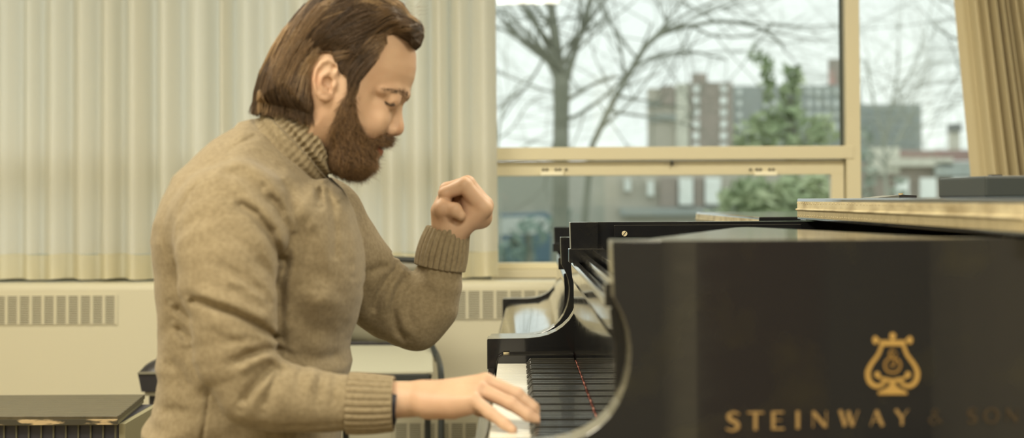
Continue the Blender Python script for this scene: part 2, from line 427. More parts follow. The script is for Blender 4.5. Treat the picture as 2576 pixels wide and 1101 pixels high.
# ================================================================== OUTSIDE
w = bpy.data.worlds.new('world'); SC.world = w; w.use_nodes = True
nt = w.node_tree; N = nt.nodes; L = nt.links; bg = N['Background']
tc = N.new('ShaderNodeTexCoord'); nz = N.new('ShaderNodeTexNoise'); nz.inputs['Scale'].default_value = 2.2; nz.inputs['Detail'].default_value = 3
L.new(tc.outputs['Generated'], nz.inputs[0])
rp_ = N.new('ShaderNodeValToRGB'); L.new(nz.outputs[0], rp_.inputs[0])
rp_.color_ramp.elements[0].position = .35; rp_.color_ramp.elements[0].color = (.78, .82, .80, 1)
rp_.color_ramp.elements[1].position = .65; rp_.color_ramp.elements[1].color = (.90, .91, .85, 1)
L.new(rp_.outputs[0], bg.inputs[0]); bg.inputs[1].default_value = SKY_S = 1.4
GR = mat('winter lawn', (.16, .20, .14), .9, noise=(.3, (.24, .25, .20), .4, .6))
o = MB().box((-90, 6.6, -2.2), (160, 260, -2.0)).build('lawn_outside', GR); tag(o, kind='structure')
o['label'] = 'winter lawn outside the window'; 
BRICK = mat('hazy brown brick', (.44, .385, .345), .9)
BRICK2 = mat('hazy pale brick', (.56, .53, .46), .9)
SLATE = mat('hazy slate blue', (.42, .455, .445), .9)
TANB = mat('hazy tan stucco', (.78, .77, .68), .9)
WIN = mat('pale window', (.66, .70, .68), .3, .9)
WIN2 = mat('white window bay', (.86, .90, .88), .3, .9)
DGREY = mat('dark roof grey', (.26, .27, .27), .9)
def bld(name, x0, x1, ytop, Y, dep, m, label, ybot=None):
    a = P(x0, ytop, Y); b = P(x1, ytop, Y)
    e = empty(name, ((a.x+b.x)/2, Y, -2), label, 'building')
    MB().box((a.x, Y, -2.0), (b.x, Y+dep, a.z)).build('wall', m, e)
    return e, a, b
def blk(e, nm, x0, x1, y0, y1, Y, d, m, k=1):
    a = P(x0, y0, Y); b = P(x1, y1, Y)
    return MB().box((a.x, Y-d, b.z), (b.x, Y+.2, a.z)).build(nm, m, e)
# big apartment block with round lit windows
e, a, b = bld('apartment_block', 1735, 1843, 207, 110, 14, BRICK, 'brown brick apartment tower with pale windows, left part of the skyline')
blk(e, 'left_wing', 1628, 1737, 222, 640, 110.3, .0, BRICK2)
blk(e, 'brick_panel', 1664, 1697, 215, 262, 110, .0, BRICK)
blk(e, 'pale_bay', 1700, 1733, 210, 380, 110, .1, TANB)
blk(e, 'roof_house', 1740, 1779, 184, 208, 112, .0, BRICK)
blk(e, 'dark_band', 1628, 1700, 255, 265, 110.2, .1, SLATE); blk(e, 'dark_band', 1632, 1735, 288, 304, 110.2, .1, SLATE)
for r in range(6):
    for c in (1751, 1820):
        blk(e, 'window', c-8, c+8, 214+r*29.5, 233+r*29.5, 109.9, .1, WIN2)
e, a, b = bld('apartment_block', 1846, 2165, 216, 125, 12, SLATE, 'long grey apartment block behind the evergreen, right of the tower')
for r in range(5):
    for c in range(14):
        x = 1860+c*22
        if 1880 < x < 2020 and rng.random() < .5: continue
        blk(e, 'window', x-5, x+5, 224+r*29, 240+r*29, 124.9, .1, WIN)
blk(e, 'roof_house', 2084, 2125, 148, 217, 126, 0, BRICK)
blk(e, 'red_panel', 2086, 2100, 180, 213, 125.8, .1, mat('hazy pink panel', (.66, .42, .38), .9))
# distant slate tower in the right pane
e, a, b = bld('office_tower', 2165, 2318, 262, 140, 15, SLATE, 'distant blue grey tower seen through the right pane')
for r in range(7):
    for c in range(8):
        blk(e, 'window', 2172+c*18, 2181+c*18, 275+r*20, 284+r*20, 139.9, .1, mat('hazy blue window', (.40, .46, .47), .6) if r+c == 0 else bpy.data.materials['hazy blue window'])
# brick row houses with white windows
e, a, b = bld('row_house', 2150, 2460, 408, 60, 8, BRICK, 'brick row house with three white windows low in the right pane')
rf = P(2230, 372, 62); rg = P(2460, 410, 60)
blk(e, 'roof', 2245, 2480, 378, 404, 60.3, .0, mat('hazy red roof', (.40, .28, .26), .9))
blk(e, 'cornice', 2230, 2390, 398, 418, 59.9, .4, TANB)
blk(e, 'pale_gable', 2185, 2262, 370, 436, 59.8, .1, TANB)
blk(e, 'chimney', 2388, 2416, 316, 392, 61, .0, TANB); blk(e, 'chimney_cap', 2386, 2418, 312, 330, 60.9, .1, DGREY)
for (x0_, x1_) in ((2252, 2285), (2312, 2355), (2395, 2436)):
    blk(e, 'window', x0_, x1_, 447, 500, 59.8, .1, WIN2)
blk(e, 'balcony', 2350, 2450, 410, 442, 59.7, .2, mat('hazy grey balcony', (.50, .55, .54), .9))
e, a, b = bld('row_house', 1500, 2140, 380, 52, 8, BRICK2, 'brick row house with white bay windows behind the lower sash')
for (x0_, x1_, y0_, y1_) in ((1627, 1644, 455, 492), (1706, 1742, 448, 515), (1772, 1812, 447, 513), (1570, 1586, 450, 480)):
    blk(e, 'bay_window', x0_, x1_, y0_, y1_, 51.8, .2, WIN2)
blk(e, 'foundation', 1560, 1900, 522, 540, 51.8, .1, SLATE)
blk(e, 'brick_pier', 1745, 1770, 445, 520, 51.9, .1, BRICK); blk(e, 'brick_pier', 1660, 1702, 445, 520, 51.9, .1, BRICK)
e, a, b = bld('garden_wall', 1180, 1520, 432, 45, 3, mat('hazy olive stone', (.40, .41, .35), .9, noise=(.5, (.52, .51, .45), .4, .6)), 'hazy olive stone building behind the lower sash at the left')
e['category'] = 'wall'
# parked cars, dark blue with pale roof
def car(px, py, Y, m, label, s=1.0):
    c = P(px, py, Y)
    e = empty('parked_car', (c.x, Y, c.z), label, 'car')
    body = [(-2.1, 0), (-2.15, .5), (-1.5, .75), (-.9, 1.35), (.7, 1.4), (1.4, .85), (2.1, .7), (2.2, .1)]
    MB().prism([(c.x+x*s, c.z+z*s) for x, z in body], 'y', Y, Y+1.7*s).build('body', m, e, bevel=.05)
    MB().prism([(c.x+x*s, c.z+z*s) for x, z in ((-1.3, .8), (-.8, 1.28), (.6, 1.3), (1.2, .85))], 'y', Y-.01, Y+.02).build('side_window', WIN, e)
    for wx in (-1.35, 1.35):
        MB().prism([(c.x+wx*s+.33*math.cos(t*PI/8), c.z+.05+.33*math.sin(t*PI/8)) for t in range(16)], 'y', Y-.03, Y+.2).build('wheel', DGREY, e)
car(1310, 668, 42, mat('hazy dark blue paint', (.10, .17, .22), .6), 'dark blue parked car low behind the left of the sash')
# ---- trees
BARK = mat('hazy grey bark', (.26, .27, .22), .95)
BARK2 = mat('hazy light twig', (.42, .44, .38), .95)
def grow(mb, p, d, r, ln, lvl, rg, spread=.5):
    n = 4; pts = [p]; rad = [r]
    q = Vector(p); dd = Vector(d)
    for i in range(n):
        dd = (dd+Vector((rg.gauss(0, .10), rg.gauss(0, .06), rg.gauss(.02, .10)))).normalized()
        q = q+dd*ln/n; pts.append(q.copy()); rad.append(r*(1-.55*(i+1)/n))
    mb.tube(pts, rad, 5 if lvl > 1 else 4, cap=False)
    if lvl == 0: return
    for k in range(3 if lvl > 1 else 4):
        i = rg.randint(1, n)
        sd_ = Vector((rg.uniform(-1, 1), rg.uniform(-.6, .6), rg.uniform(-.4, .8))).normalized()
        grow(mb, pts[i], (dd+sd_*rg.uniform(spread, spread*2)).normalized(), rad[i]*.6, ln*rg.uniform(.55, .8), lvl-1, rg, spread)
def bare(name, label, Y, main, m, seed, twl=2, every=2):
    rg = random.Random(seed)
    b0 = P(main[0][0][0], main[0][0][1], Y)
    e = empty(name, (b0.x, Y, -2.0), label, 'tree', 'bare trees outside')
    mb = MB(); tw = MB()
    for line in main:
        pts = []; rad = []
        for (x, y, wpx) in line:
            p = P(x, y, Y); pts.append(tuple(p)); rad.append(wpx/2*Y/F)
        cp = catmull([(*p, r) for p, r in zip(pts, rad)], 4)
        if line is main[0]: cp = [np.array((cp[0][0], cp[0][1], -2.0, cp[0][3]*1.2))]+cp
        cp = [np.array((c[0], c[1]+(rg.uniform(-.1, .1) if i else 0), c[2], c[3])) for i, c in enumerate(cp)]
        mb.tube([c[:3] for c in cp], [c[3] for c in cp], 8, cap=False)
        if line is main[0]: continue
        for i in range(2, len(cp), every):
            dr = Vector(cp[min(i+1, len(cp)-1)][:3])-Vector(cp[i-1][:3])
            if dr.length < 1e-5: continue
            dr.normalize(); s = Vector((rg.uniform(-1, 1), rg.uniform(-.5, .5), rg.uniform(-.6, .7))).normalized()
            grow(tw, Vector(cp[i][:3]), (dr*.5+s).normalized(), min(cp[i][3]*.5, .05), rg.uniform(1.2, 2.6)*Y/28, twl, rg)
    mb.build('trunk', m, e); tw.build('branches', m, e)
    return e
bare('bare_tree', 'tall bare tree with a thick forked trunk in the middle of the left pane', 28, [
    [(1408, 700, 46), (1410, 520, 42), (1411, 370, 40), (1412, 280, 40), (1412, 205, 42)],
    [(1408, 215, 30), (1395, 150, 18), (1362, 85, 13), (1325, 15, 11), (1290, -60, 8)],
    [(1410, 215, 34), (1400, 120, 26), (1388, 30, 22), (1378, -60, 16), (1370, -160, 10)],
    [(1415, 215, 30), (1440, 150, 16), (1462, 80, 13), (1482, 0, 11), (1500, -90, 8)],
    [(1405, 215, 16), (1380, 160, 10), (1330, 120, 8), (1275, 80, 6), (1220, 60, 4)],
    [(1418, 260, 12), (1460, 230, 9), (1520, 200, 7), (1580, 190, 5)],
    [(1425, 300, 10), (1470, 280, 8), (1540, 225, 7), (1600, 150, 6), (1640, 60, 5)]], BARK, 3)
bare('bare_tree', 'slender bare tree arching over the skyline to the right of the trunk', 24, [
    [(1462, 700, 20), (1475, 500, 17), (1490, 365, 15)],
    [(1490, 365, 15), (1530, 280, 15), (1575, 200, 14), (1640, 100, 14), (1740, 65, 10), (1850, 55, 9), (1930, 80, 7), (1975, 125, 5)],
    [(1640, 100, 9), (1700, 50, 7), (1780, 10, 6), (1870, -30, 5)],
    [(1600, 165, 8), (1660, 140, 7), (1740, 130, 6), (1830, 150, 4)],
    [(1740, 65, 7), (1800, 90, 6), (1880, 90, 5), (1950, 60, 4)]], BARK, 11)
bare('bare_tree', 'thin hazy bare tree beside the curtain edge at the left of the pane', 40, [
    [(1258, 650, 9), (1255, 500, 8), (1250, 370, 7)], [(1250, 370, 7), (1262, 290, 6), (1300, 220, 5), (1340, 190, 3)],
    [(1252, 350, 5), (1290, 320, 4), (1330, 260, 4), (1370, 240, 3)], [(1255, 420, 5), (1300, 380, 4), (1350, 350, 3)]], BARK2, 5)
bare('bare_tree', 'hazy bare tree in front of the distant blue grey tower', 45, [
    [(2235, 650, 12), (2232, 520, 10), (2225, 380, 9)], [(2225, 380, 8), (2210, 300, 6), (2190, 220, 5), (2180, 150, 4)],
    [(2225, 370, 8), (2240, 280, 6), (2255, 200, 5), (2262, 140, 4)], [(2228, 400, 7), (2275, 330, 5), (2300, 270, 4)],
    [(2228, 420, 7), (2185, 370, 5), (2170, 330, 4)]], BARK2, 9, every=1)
bare('bare_tree', 'bare tree whose fine twigs reach in beside the tan curtain', 20, [
    [(2560, 700, 20), (2550, 300, 16), (2540, 120, 14)], [(2540, 120, 8), (2460, 60, 6), (2400, 20, 5), (2350, -20, 4)],
    [(2540, 140, 8), (2460, 120, 6), (2390, 90, 5), (2340, 60, 3)], [(2545, 180, 6), (2460, 180, 5), (2400, 160, 3)],
    [(2545, 260, 4), (2470, 245, 3), (2400, 240, 2)]], BARK, 21, every=2)
# evergreen: clumps of leaf cards round a trunk
LEAF = mat('hazy evergreen leaves', (.30, .38, .22), .9, noise=(.8, (.50, .56, .36), .4, .62))
def leafy(name, Y, blobs, n, label, seed, m=LEAF, sz=.16):
    rg = random.Random(seed); bx_ = P(blobs[0][0], blobs[0][1], Y)
    e = empty(name, (bx_.x, Y, -2), label, 'tree')
    lf = MB(); tr = MB()
    for (x, y, rx_, ry_) in blobs:
        c = P(x, y, Y); a_, b_ = rx_*Y/F, ry_*Y/F
        for k in range(int(n*rx_*ry_/900)):
            while True:
                u, v, w2 = rg.uniform(-1, 1), rg.uniform(-1, 1), rg.uniform(-1, 1)
                if u*u+v*v+w2*w2 < 1: break
            p = c+Vector((u*a_, w2*a_, v*b_)); s = sz*rg.uniform(.6, 1.4)
            t1 = Vector((rg.gauss(0, 1), rg.gauss(0, 1), rg.gauss(0, 1))).normalized(); t2 = t1.orthogonal().normalized()
            nn = t1.cross(t2)*s*.12
            lf.add([p-t1*s, p-t2*s*.45+nn, p+t1*s, p+t2*s*.45-nn], [(0, 1, 2), (0, 2, 3)])
    tr.tube([(bx_.x, Y, -2.0), tuple(P(blobs[0][0], blobs[0][1]+100, Y)), tuple(P(blobs[0][0], blobs[0][1], Y))], [.16, .12, .05], 8)
    tr.build('trunk', BARK, e)
    lf.build('foliage', m, e)
    return e
leafy('evergreen_tree', 34, [(1990, 240, 26, 80), (1930, 170, 22, 40), (1960, 300, 75, 40), (1890, 345, 55, 40), (2010, 190, 16, 40), (1985, 340, 95, 55), (2070, 330, 40, 45), (1930, 230, 20, 40), (1900, 130, 14, 22)], 24,
      'loose green evergreen tree in front of the grey apartment block', 4)
leafy('leafy_shrub', 30, [(1930, 500, 120, 60), (1880, 540, 110, 40), (2040, 490, 70, 55), (1960, 560, 150, 40)], 40,
      'broad green shrub low behind the right part of the sash', 6)
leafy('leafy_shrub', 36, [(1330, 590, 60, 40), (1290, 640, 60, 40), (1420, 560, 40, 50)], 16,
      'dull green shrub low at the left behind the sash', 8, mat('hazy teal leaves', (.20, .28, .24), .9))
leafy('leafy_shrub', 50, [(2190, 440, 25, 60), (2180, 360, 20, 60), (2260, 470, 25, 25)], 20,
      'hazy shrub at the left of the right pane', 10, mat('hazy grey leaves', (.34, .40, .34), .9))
# ================================================================== GRAND PIANOS
def black_lacquer():
    m = mat('worn black lacquer', (.015, .0155, .017), .16, coat=.4, spec=.4)
    nt = m.node_tree; N = nt.nodes; L = nt.links; b = N['Principled BSDF']
    m_c = N.new('ShaderNodeValToRGB'); m_c.color_ramp.elements[0].position = .52; m_c.color_ramp.elements[0].color = (.015, .0155, .017, 1); m_c.color_ramp.elements[1].position = .78; m_c.color_ramp.elements[1].color = (.030, .028, .018, 1)
    n_c = N.new('ShaderNodeTexNoise'); n_c.inputs['Scale'].default_value = 9; n_c.inputs['Detail'].default_value = 6; L.new(n_c.outputs[0], m_c.inputs[0]); L.new(m_c.outputs[0], b.inputs['Base Color'])
    tc = N.new('ShaderNodeTexCoord'); mp = N.new('ShaderNodeMapping'); mp.inputs['Scale'].default_value = (1, 1, 3); L.new(tc.outputs['Object'], mp.inputs[0]); L.new(tc.outputs['Object'], n_c.inputs[0])
    n = N.new('ShaderNodeTexNoise'); n.inputs['Scale'].default_value = 22; n.inputs['Detail'].default_value = 8; L.new(mp.outputs[0], n.inputs[0])
    r = N.new('ShaderNodeValToRGB'); r.color_ramp.elements[0].position = .35; r.color_ramp.elements[0].color = (.05, .05, .05, 1)
    r.color_ramp.elements[1].position = .75; r.color_ramp.elements[1].color = (.13, .13, .13, 1)
    L.new(n.outputs[0], r.inputs[0]); L.new(r.outputs[0], b.inputs['Roughness'])
    return m
LAC = black_lacquer()
WORN = mat('bare worn edge', (.42, .33, .18), .5, noise=(90, (.03, .025, .02), .42, .55))
IVORY = mat('ivory key', (.90, .88, .78), .25, coat=.3)
EBONY = mat('ebony key', (.03, .03, .027), .22, coat=.3)
EDGE = mat('dusty worn edge lacquer', (.115, .11, .085), .22, coat=.3, noise=(40, (.20, .185, .13), .35, .7))
REDF = mat('red felt', (.75, .16, .12), .95)
def dots():
    nt = REDF.node_tree; N = nt.nodes; L = nt.links; b = N['Principled BSDF']
    tc = N.new('ShaderNodeTexCoord'); sp = N.new('ShaderNodeSeparateXYZ'); L.new(tc.outputs['Object'], sp.inputs[0])
    d = N.new('ShaderNodeMath'); d.operation = 'DIVIDE'; d.inputs[1].default_value = .02376; L.new(sp.outputs[1], d.inputs[0])
    f = N.new('ShaderNodeMath'); f.operation = 'FRACT'; L.new(d.outputs[0], f.inputs[0])
    g = N.new('ShaderNodeMath'); g.operation = 'GREATER_THAN'; g.inputs[1].default_value = .62; L.new(f.outputs[0], g.inputs[0])
    mx = N.new('ShaderNodeMix'); mx.data_type = 'RGBA'; L.new(g.outputs[0], mx.inputs[0]); mx.inputs[6].default_value = (.72, .15, .11, 1); mx.inputs[7].default_value = (.85, .68, .52, 1)
    L.new(mx.outputs[2], b.inputs['Base Color'])
dots()
BRASS = mat('old nickel hinge', (.80, .70, .46), .5, .3, noise=(30, (.42, .33, .18), .4, .7, (1, .3, 1)))
BRASSD = mat('shaded tarnished hinge leaf', (.56, .47, .28), .5, .4, noise=(70, (.44, .36, .20), .45, .75, (1, 1, .12)))  # darker base colour paints in shade on the lower leaf; mottling is its own
GOLD = mat('gold inlay', (.46, .29, .085), .5, .25)
GOLDL = mat('rubbed gold lettering', (.30, .195, .075), .5, .2)
PLATE = mat('dark iron plate', (.06, .045, .02), .5, .3)
ARM = [(.105, -.047), (.1055, -.075), (.1065, -.110), (.1115, -.1185), (.117, -.130), (.1222, -.146), (.1248, -.163), (.1250, -.172), (.1236, -.188), (.1190, -.207),
       (.111, -.226), (.1020, -.2395), (.0895, -.2515), (.076, -.2605), (.060, -.2675), (.042, -.2718), (.020, -.2740), (-.0585, -.2750)]
def side_y(x, near):  # outer face of the treble side bends away from x = .15 on
    return 1.76+(.22*max(0, x-.15)**2 if near else 0)
Z = CAMZ
def make_piano(root_name, label, closed):
    pn = empty(root_name, (0, 1.76, 0), label, 'piano', 'grand pianos')
    def arm(y0, y1, nm):
        pts = [(x, Z+z) for x, z in ARM] + [(-.060, Z-.277), (-.060, Z-.395), (.16, Z-.395), (.16, Z-.047)]
        a = MB().prism(pts, 'y', y0, y1).build('arm', LAC, pn, bevel=.0022, seg=2)
        a.data.materials.append(EDGE)
        for q in a.data.polygons:
            if abs(q.normal.y) < .5 and q.center.z > Z-.3 and q.center.x < .13: q.material_index = 1
        return a
    arm(1.76, 1.83, 'near'); arm(3.14, 3.21, 'far')
    # rim
    out = [(x, side_y(x, True)) for x in np.linspace(.1595, .8, 18)]
    out += [tuple(p) for p in catmull([(.8, side_y(.8, True)), (1.15, 2.10), (1.5, 2.44), (1.85, 2.68), (2.10, 2.82), (2.21, 2.98), (2.17, 3.14), (2.05, 3.21)], 6)][1:]
    out += [(.1595, 3.21)]
    n = len(out); inn = []
    for i, (x, y) in enumerate(out):
        a = np.array(out[max(i-1, 0)]); b = np.array(out[min(i+1, n-1)]); t = b-a; t = t/np.linalg.norm(t)
        q = np.array((x, y))+np.array((-t[1], t[0]))*.06
        if i == n-1: q = np.array((.1595, 3.15))
        if i == n-2: q = np.array((2.04, 3.15))
        inn.append(tuple(q))
    zt_, zb_ = Z-.047, Z-.395
    rim = MB()
    vs = []
    for (o_, i_) in zip(out, inn):
        vs += [(o_[0], o_[1], zb_), (o_[0], o_[1], zt_-.0015), (o_[0], o_[1]+.0015*(1 if o_[1] < 3 else -1), zt_), (i_[0], i_[1], zt_), (i_[0], i_[1], zb_)]
    fs = []
    for i in range(n-1):
        for k in range(5):
            k2 = (k+1) % 5
            fs.append((i*5+k, (i+1)*5+k, (i+1)*5+k2, i*5+k2))
    rim.add(vs, fs, False)
    rim.build('rim', LAC, pn)
    # bottom boards, pin block, plate, sound board all hidden in the dark well
    well = [(x, y) for x, y in inn] + [(.16, 1.83)]
    MB().prism([(.16, 1.831)]+[(x, y) for x, y in inn[:-1]]+[(.16, 3.139)], 'z', Z-.20, Z-.17).build('iron_plate', PLATE, pn)
    MB().box((.165, 1.86, Z-.169), (.33, 3.12, Z-.10)).build('pin_block', LAC, pn, bevel=.003)
    MB().box((-.040, 1.831, Z-.395), (.1595, 3.139, Z-.345)).build('key_bed', LAC, pn)
    MB().box((-.060, 1.831, Z-.385), (-.0435, 3.139, Z-.332)).build('key_slip', LAC, pn, bevel=.003)
    # key blocks
    for (a, b, s) in ((1.8305, 1.868, 1), (3.106, 3.1395, -1)):
        kb = MB().prism([(-.042, Z-.3445), (-.042, Z-.318), (-.038, Z-.309), (-.030, Z-.304), (.110, Z-.302), (.110, Z-.3445)], 'y', a, b).build('key_block', LAC, pn, bevel=.0015)
        yy = b if s > 0 else a
        MB().tube([(-.022, (a+b)/2, Z-.3035), (-.022, (a+b)/2, Z-.3000)], .006, 12).build('screw', BRASS, kb)
    if not closed:
        pitch = 1.2355/52; y = 1.8695
        names = 'CBAGFED'
        wm = MB().box((-.039, .0005, Z-.342), (.1095, pitch-.0006, Z-.320))
        wmesh = None
        kz = Z-.320
        for i in range(52):
            if i == 0:
                k = wm.build('white_key', IVORY, pn, bevel=.0009, seg=1); k0 = k
            else:
                k = k0.copy(); COL.objects.link(k)
            k.location = (0, 0, 0)
            k.matrix_parent_inverse = pn.matrix_world.inverted() @ Matrix.Translation((0, y+i*pitch, 0))
            nm = names[i % 7]
            # black key on the bass side of this white key, except below C and F
            if i < 51 and nm not in 'CF':
                off = {'B': -.0, 'A': 0, 'G': .001, 'E': -.001, 'D': .001}[nm]
                yb_ = y+(i+1)*pitch+off
                if i == 1:
                    t, w2 = .0047, .0056
                    v = [(.0155, -w2, kz+.001), (.1095, -w2, kz+.001), (.1095, w2, kz+.001), (.0155, w2, kz+.001),
                         (.0225, -t, kz+.0108), (.0245, -t+.0006, kz+.0122), (.1095, -t, kz+.0122), (.1095, t, kz+.0122), (.0245, t-.0006, kz+.0122), (.0225, t, kz+.0108)]
                    bm_ = MB().add(v, [(0, 3, 2, 1), (3, 0, 4, 9), (4, 5, 8, 9), (5, 6, 7, 8), (0, 1, 6, 5, 4), (2, 3, 9, 8, 7), (1, 2, 7, 6)])
                    b0 = bm_.build('black_key', EBONY, pn, bevel=.0007, seg=1); kk = b0
                else:
                    kk = b0.copy(); COL.objects.link(kk)
                kk.matrix_parent_inverse = pn.matrix_world.inverted() @ Matrix.Translation((0, yb_, 0))
        # pressed keys sit lower under the finger tips
        MB().box((.1072, 1.87, kz+.0005), (.1108, 3.105, kz+.0052)).build('felt_strip', REDF, pn)
        FB = [(.1112, -.3135), (.1112, -.165), (.1085, -.155), (.1060, -.128), (.1095, -.1232), (.1190, -.1225), (.1235, -.131), (.131, -.165), (.131, -.3135)]
        MB().prism([(x, Z+z) for x, z in FB], 'y', 1.8315, 3.1385).build('fallboard', LAC, pn, bevel=.0015)
    else:
        # closed fallboard: a flat lid that rolls up into the cavetto
        cur = [(-.045, -.318), (-.045, -.290), (-.040, -.284), (.020, -.2835), (.055, -.280), (.085, -.266), (.105, -.240), (.1140, -.205), (.1150, -.170), (.1130, -.135), (.128, -.130), (.14, -.318)]
        MB().prism([(x, Z+z) for x, z in cur], 'y', 1.8315, 3.1385, smooth=True).build('fallboard', LAC, pn)
    # name board rails and desk runners
    MB().prism([(.1250, Z-.131), (.1250, Z-.113), (.1275, Z-.1100), (.1385, Z-.1105), (.1405, Z-.131)], 'y', 1.8315, 3.085).build('desk_rail', LAC, pn, bevel=.0012)
    MB().box((.1450, 1.8315, Z-.118), (.1680, 3.06, Z-.0985)).build('desk_rail', LAC, pn, bevel=.0015)
    for a, b in ((3.088, 3.1395), (1.8305, 1.85)):
        MB().box((.1008, a, Z-.1245), (.1700, b, Z-.0975)).build('rail_block', LAC, pn, bevel=.0015)
    # screwed metal strip on the inner face of the bass side
    st = MB().box((.1915, 3.128, Z-.075), (.560, 3.1395, Z-.0525)).build('desk_guide', LAC, pn, bevel=.0012)
    sc = P(1571, 587, 3.127)
    sw = MB().tube([(sc.x, 3.1282, sc.z), (sc.x, 3.1262, sc.z)], .0055, 16).build('screw', BRASS, st)
    MB().box((-.0055, -.0006, -.0007), (.0055, .0002, .0007)).build('slot', DARKV, sw)
    sl = sw.children[0]; sl.matrix_parent_inverse = sw.matrix_world.inverted(); sl.matrix_parent_inverse = pn.matrix_world.inverted() @ (Matrix.Translation((sc.x, 3.1258, sc.z)) @ Matrix.Rotation(-.9, 4, 'Y'))
    sl.matrix_parent_inverse = Matrix.Translation((sc.x, 3.1258, sc.z)) @ Matrix.Rotation(-.9, 4, 'Y')
    # folded music desk lying flat: a glossy panel
    dk = [(.150, 1.862), (.200, 2.10), (.285, 2.46), (.335, 2.64), (.372, 2.705), (.402, 2.70), (.435, 2.58), (.490, 2.20), (.532, 1.93), (.536, 1.862)]
    dk = [(.146, 1.862), (.154, 1.915), (.262, 2.295), (.360, 2.64), (.376, 2.675), (.388, 2.682), (.399, 2.665), (.460, 2.33), (.528, 1.93), (.533, 1.862)]
    dkc = dk
    MB().prism(dkc, 'z', Z-.061, Z-.0495).build('music_desk', LAC, pn, bevel=.001)
    for yy in (1.95, 2.12):
        MB().box((.20 if yy < 2.1 else .23, yy, Z-.098), (.47, yy+.02, Z-.0612)).build('desk_slide', LAC, pn)
    # lid and the front flap folded back over it, with the long hinge
    lid = [(.568, side_y(.568, True)-.026)]+[(x, y-.026) for x, y in out if x > .57 and y < 2.4]
    rest = [(x, y) for x, y in out if y >= 2.4 and x > .57]
    lid += [(x+.008, y-.008 if y < 2.9 else (y+.012 if x < 2.19 else y)) for x, y in rest]+[(.568, 3.222)]
    ld = MB().prism(lid, 'z', Z-.0455, Z-.0245).build('lid', LAC, pn, bevel=.002)
    fl = [(.568, side_y(.568, True)-.026)]+[(x, side_y(x, True)-.026) for x in np.linspace(.6, .99, 8)]+[(.99, 3.222), (.568, 3.222)]
    fo = MB().prism(fl, 'z', Z-.0238, Z-.0022).build('lid_flap', LAC, pn, bevel=.002)
    y0, y1 = side_y(.568, True)-.024, 3.215
    h1 = MB().box((.5666, y0, Z-.0235), (.5676, y1, Z-.0082)).build('hinge_leaf', BRASS, fo)
    h2 = MB().box((.5666, y0, Z-.0400), (.5676, y1, Z-.0250)).build('hinge_leaf', BRASSD, ld)
    MB().tube([(.5655, y0, Z-.0242), (.5655, y1+.003, Z-.0242)], .0022, 8).build('hinge_knuckle', BRASS, fo)
    for (zz, par) in ((Z-.0118, h1), (Z-.0365, h2)):
        if closed: continue
        yy = y0+.01; s0_ = None
        while yy < y1:
            if s0_ is None: s0_ = s1_ = MB().ball((.5664, 0, 0), .0019, 8, (.4, 1, 1)).build('screw', BRASS, par)
            else: s1_ = s0_.copy(); COL.objects.link(s1_)
            s1_.matrix_parent_inverse = Matrix.Translation((0, yy, zz+.002*random.uniform(-.3, .3)))
            yy += .023*random.choice((.7, 1, 1.3))
    # legs and pedal lyre (below the picture)
    for (lx, ly) in ((.12, 1.90), (.12, 3.07), (1.85, 2.98)):
        lg = MB()
        for (z0, z1, a, b) in ((.62, Z-.3955, .06, .06), (.14, .62, .035, .055), (.08, .14, .045, .045)):
            lg.prism([(lx-a, ly-a), (lx+a, ly-a), (lx+a, ly+a), (lx-a, ly+a)], 'z', z0, z1)
        lg.ball((lx, ly, .04), .04, 12)
        lg.build('leg', LAC, pn)
    pl_ = MB()
    pl_.box((.16, 2.40, .22), (.19, 2.43, Z-.3955)); pl_.box((.16, 2.55, .22), (.19, 2.58, Z-.3955)); pl_.box((.12, 2.34, .13), (.24, 2.64, .22))
    ly_ = pl_.build('pedal_lyre', LAC, pn, bevel=.003)
    for k in (-1, 0, 1):
        MB().box((.02, 2.49+k*.07-.014, .155), (.12, 2.49+k*.07+.014, .166)).build('pedal', BRASS, ly_, bevel=.004)
    return pn
p1 = make_piano('grand_piano', 'black grand piano being played, worn black case with gold lyre and lettering on its side', False)
# ---- gold lettering and lyre on the treble side of the near piano
def onside(px, py, lift=.0004):
    Y = 1.76
    for _ in range(6):
        p = P(px, py, Y); Y = side_y(p.x, True)
    return P(px, py, Y-lift)
def stroke(mb, a, b, wa, wb=None, horizontal=False):
    """flat ribbon between two pixels on the case side, with a little thickness"""
    wb = wa if wb is None else wb
    a = np.array(a, float); b = np.array(b, float); t = b-a; t /= np.linalg.norm(t)+1e-9; nrm = np.array((-t[1], t[0]))
    q = [a+nrm*wa/2, b+nrm*wb/2, b-nrm*wb/2, a-nrm*wa/2]
    f_ = [onside(*p, .0012) for p in q]; k_ = [onside(*p, -.0005) for p in q]
    mb.add(f_+k_, [(0, 1, 2, 3), (0, 4, 5, 1), (1, 5, 6, 2), (2, 6, 7, 3), (3, 7, 4, 0)])
def curve(mb, pts, ws, n=6):
    c = catmull([(*p, w_) for p, w_ in zip(pts, ws)], n)
    for i in range(len(c)-1):
        a, b = c[i], c[i+1]; e = (b[:2]-a[:2])*.12
        stroke(mb, a[:2]-e, b[:2]+e, a[2], b[2])
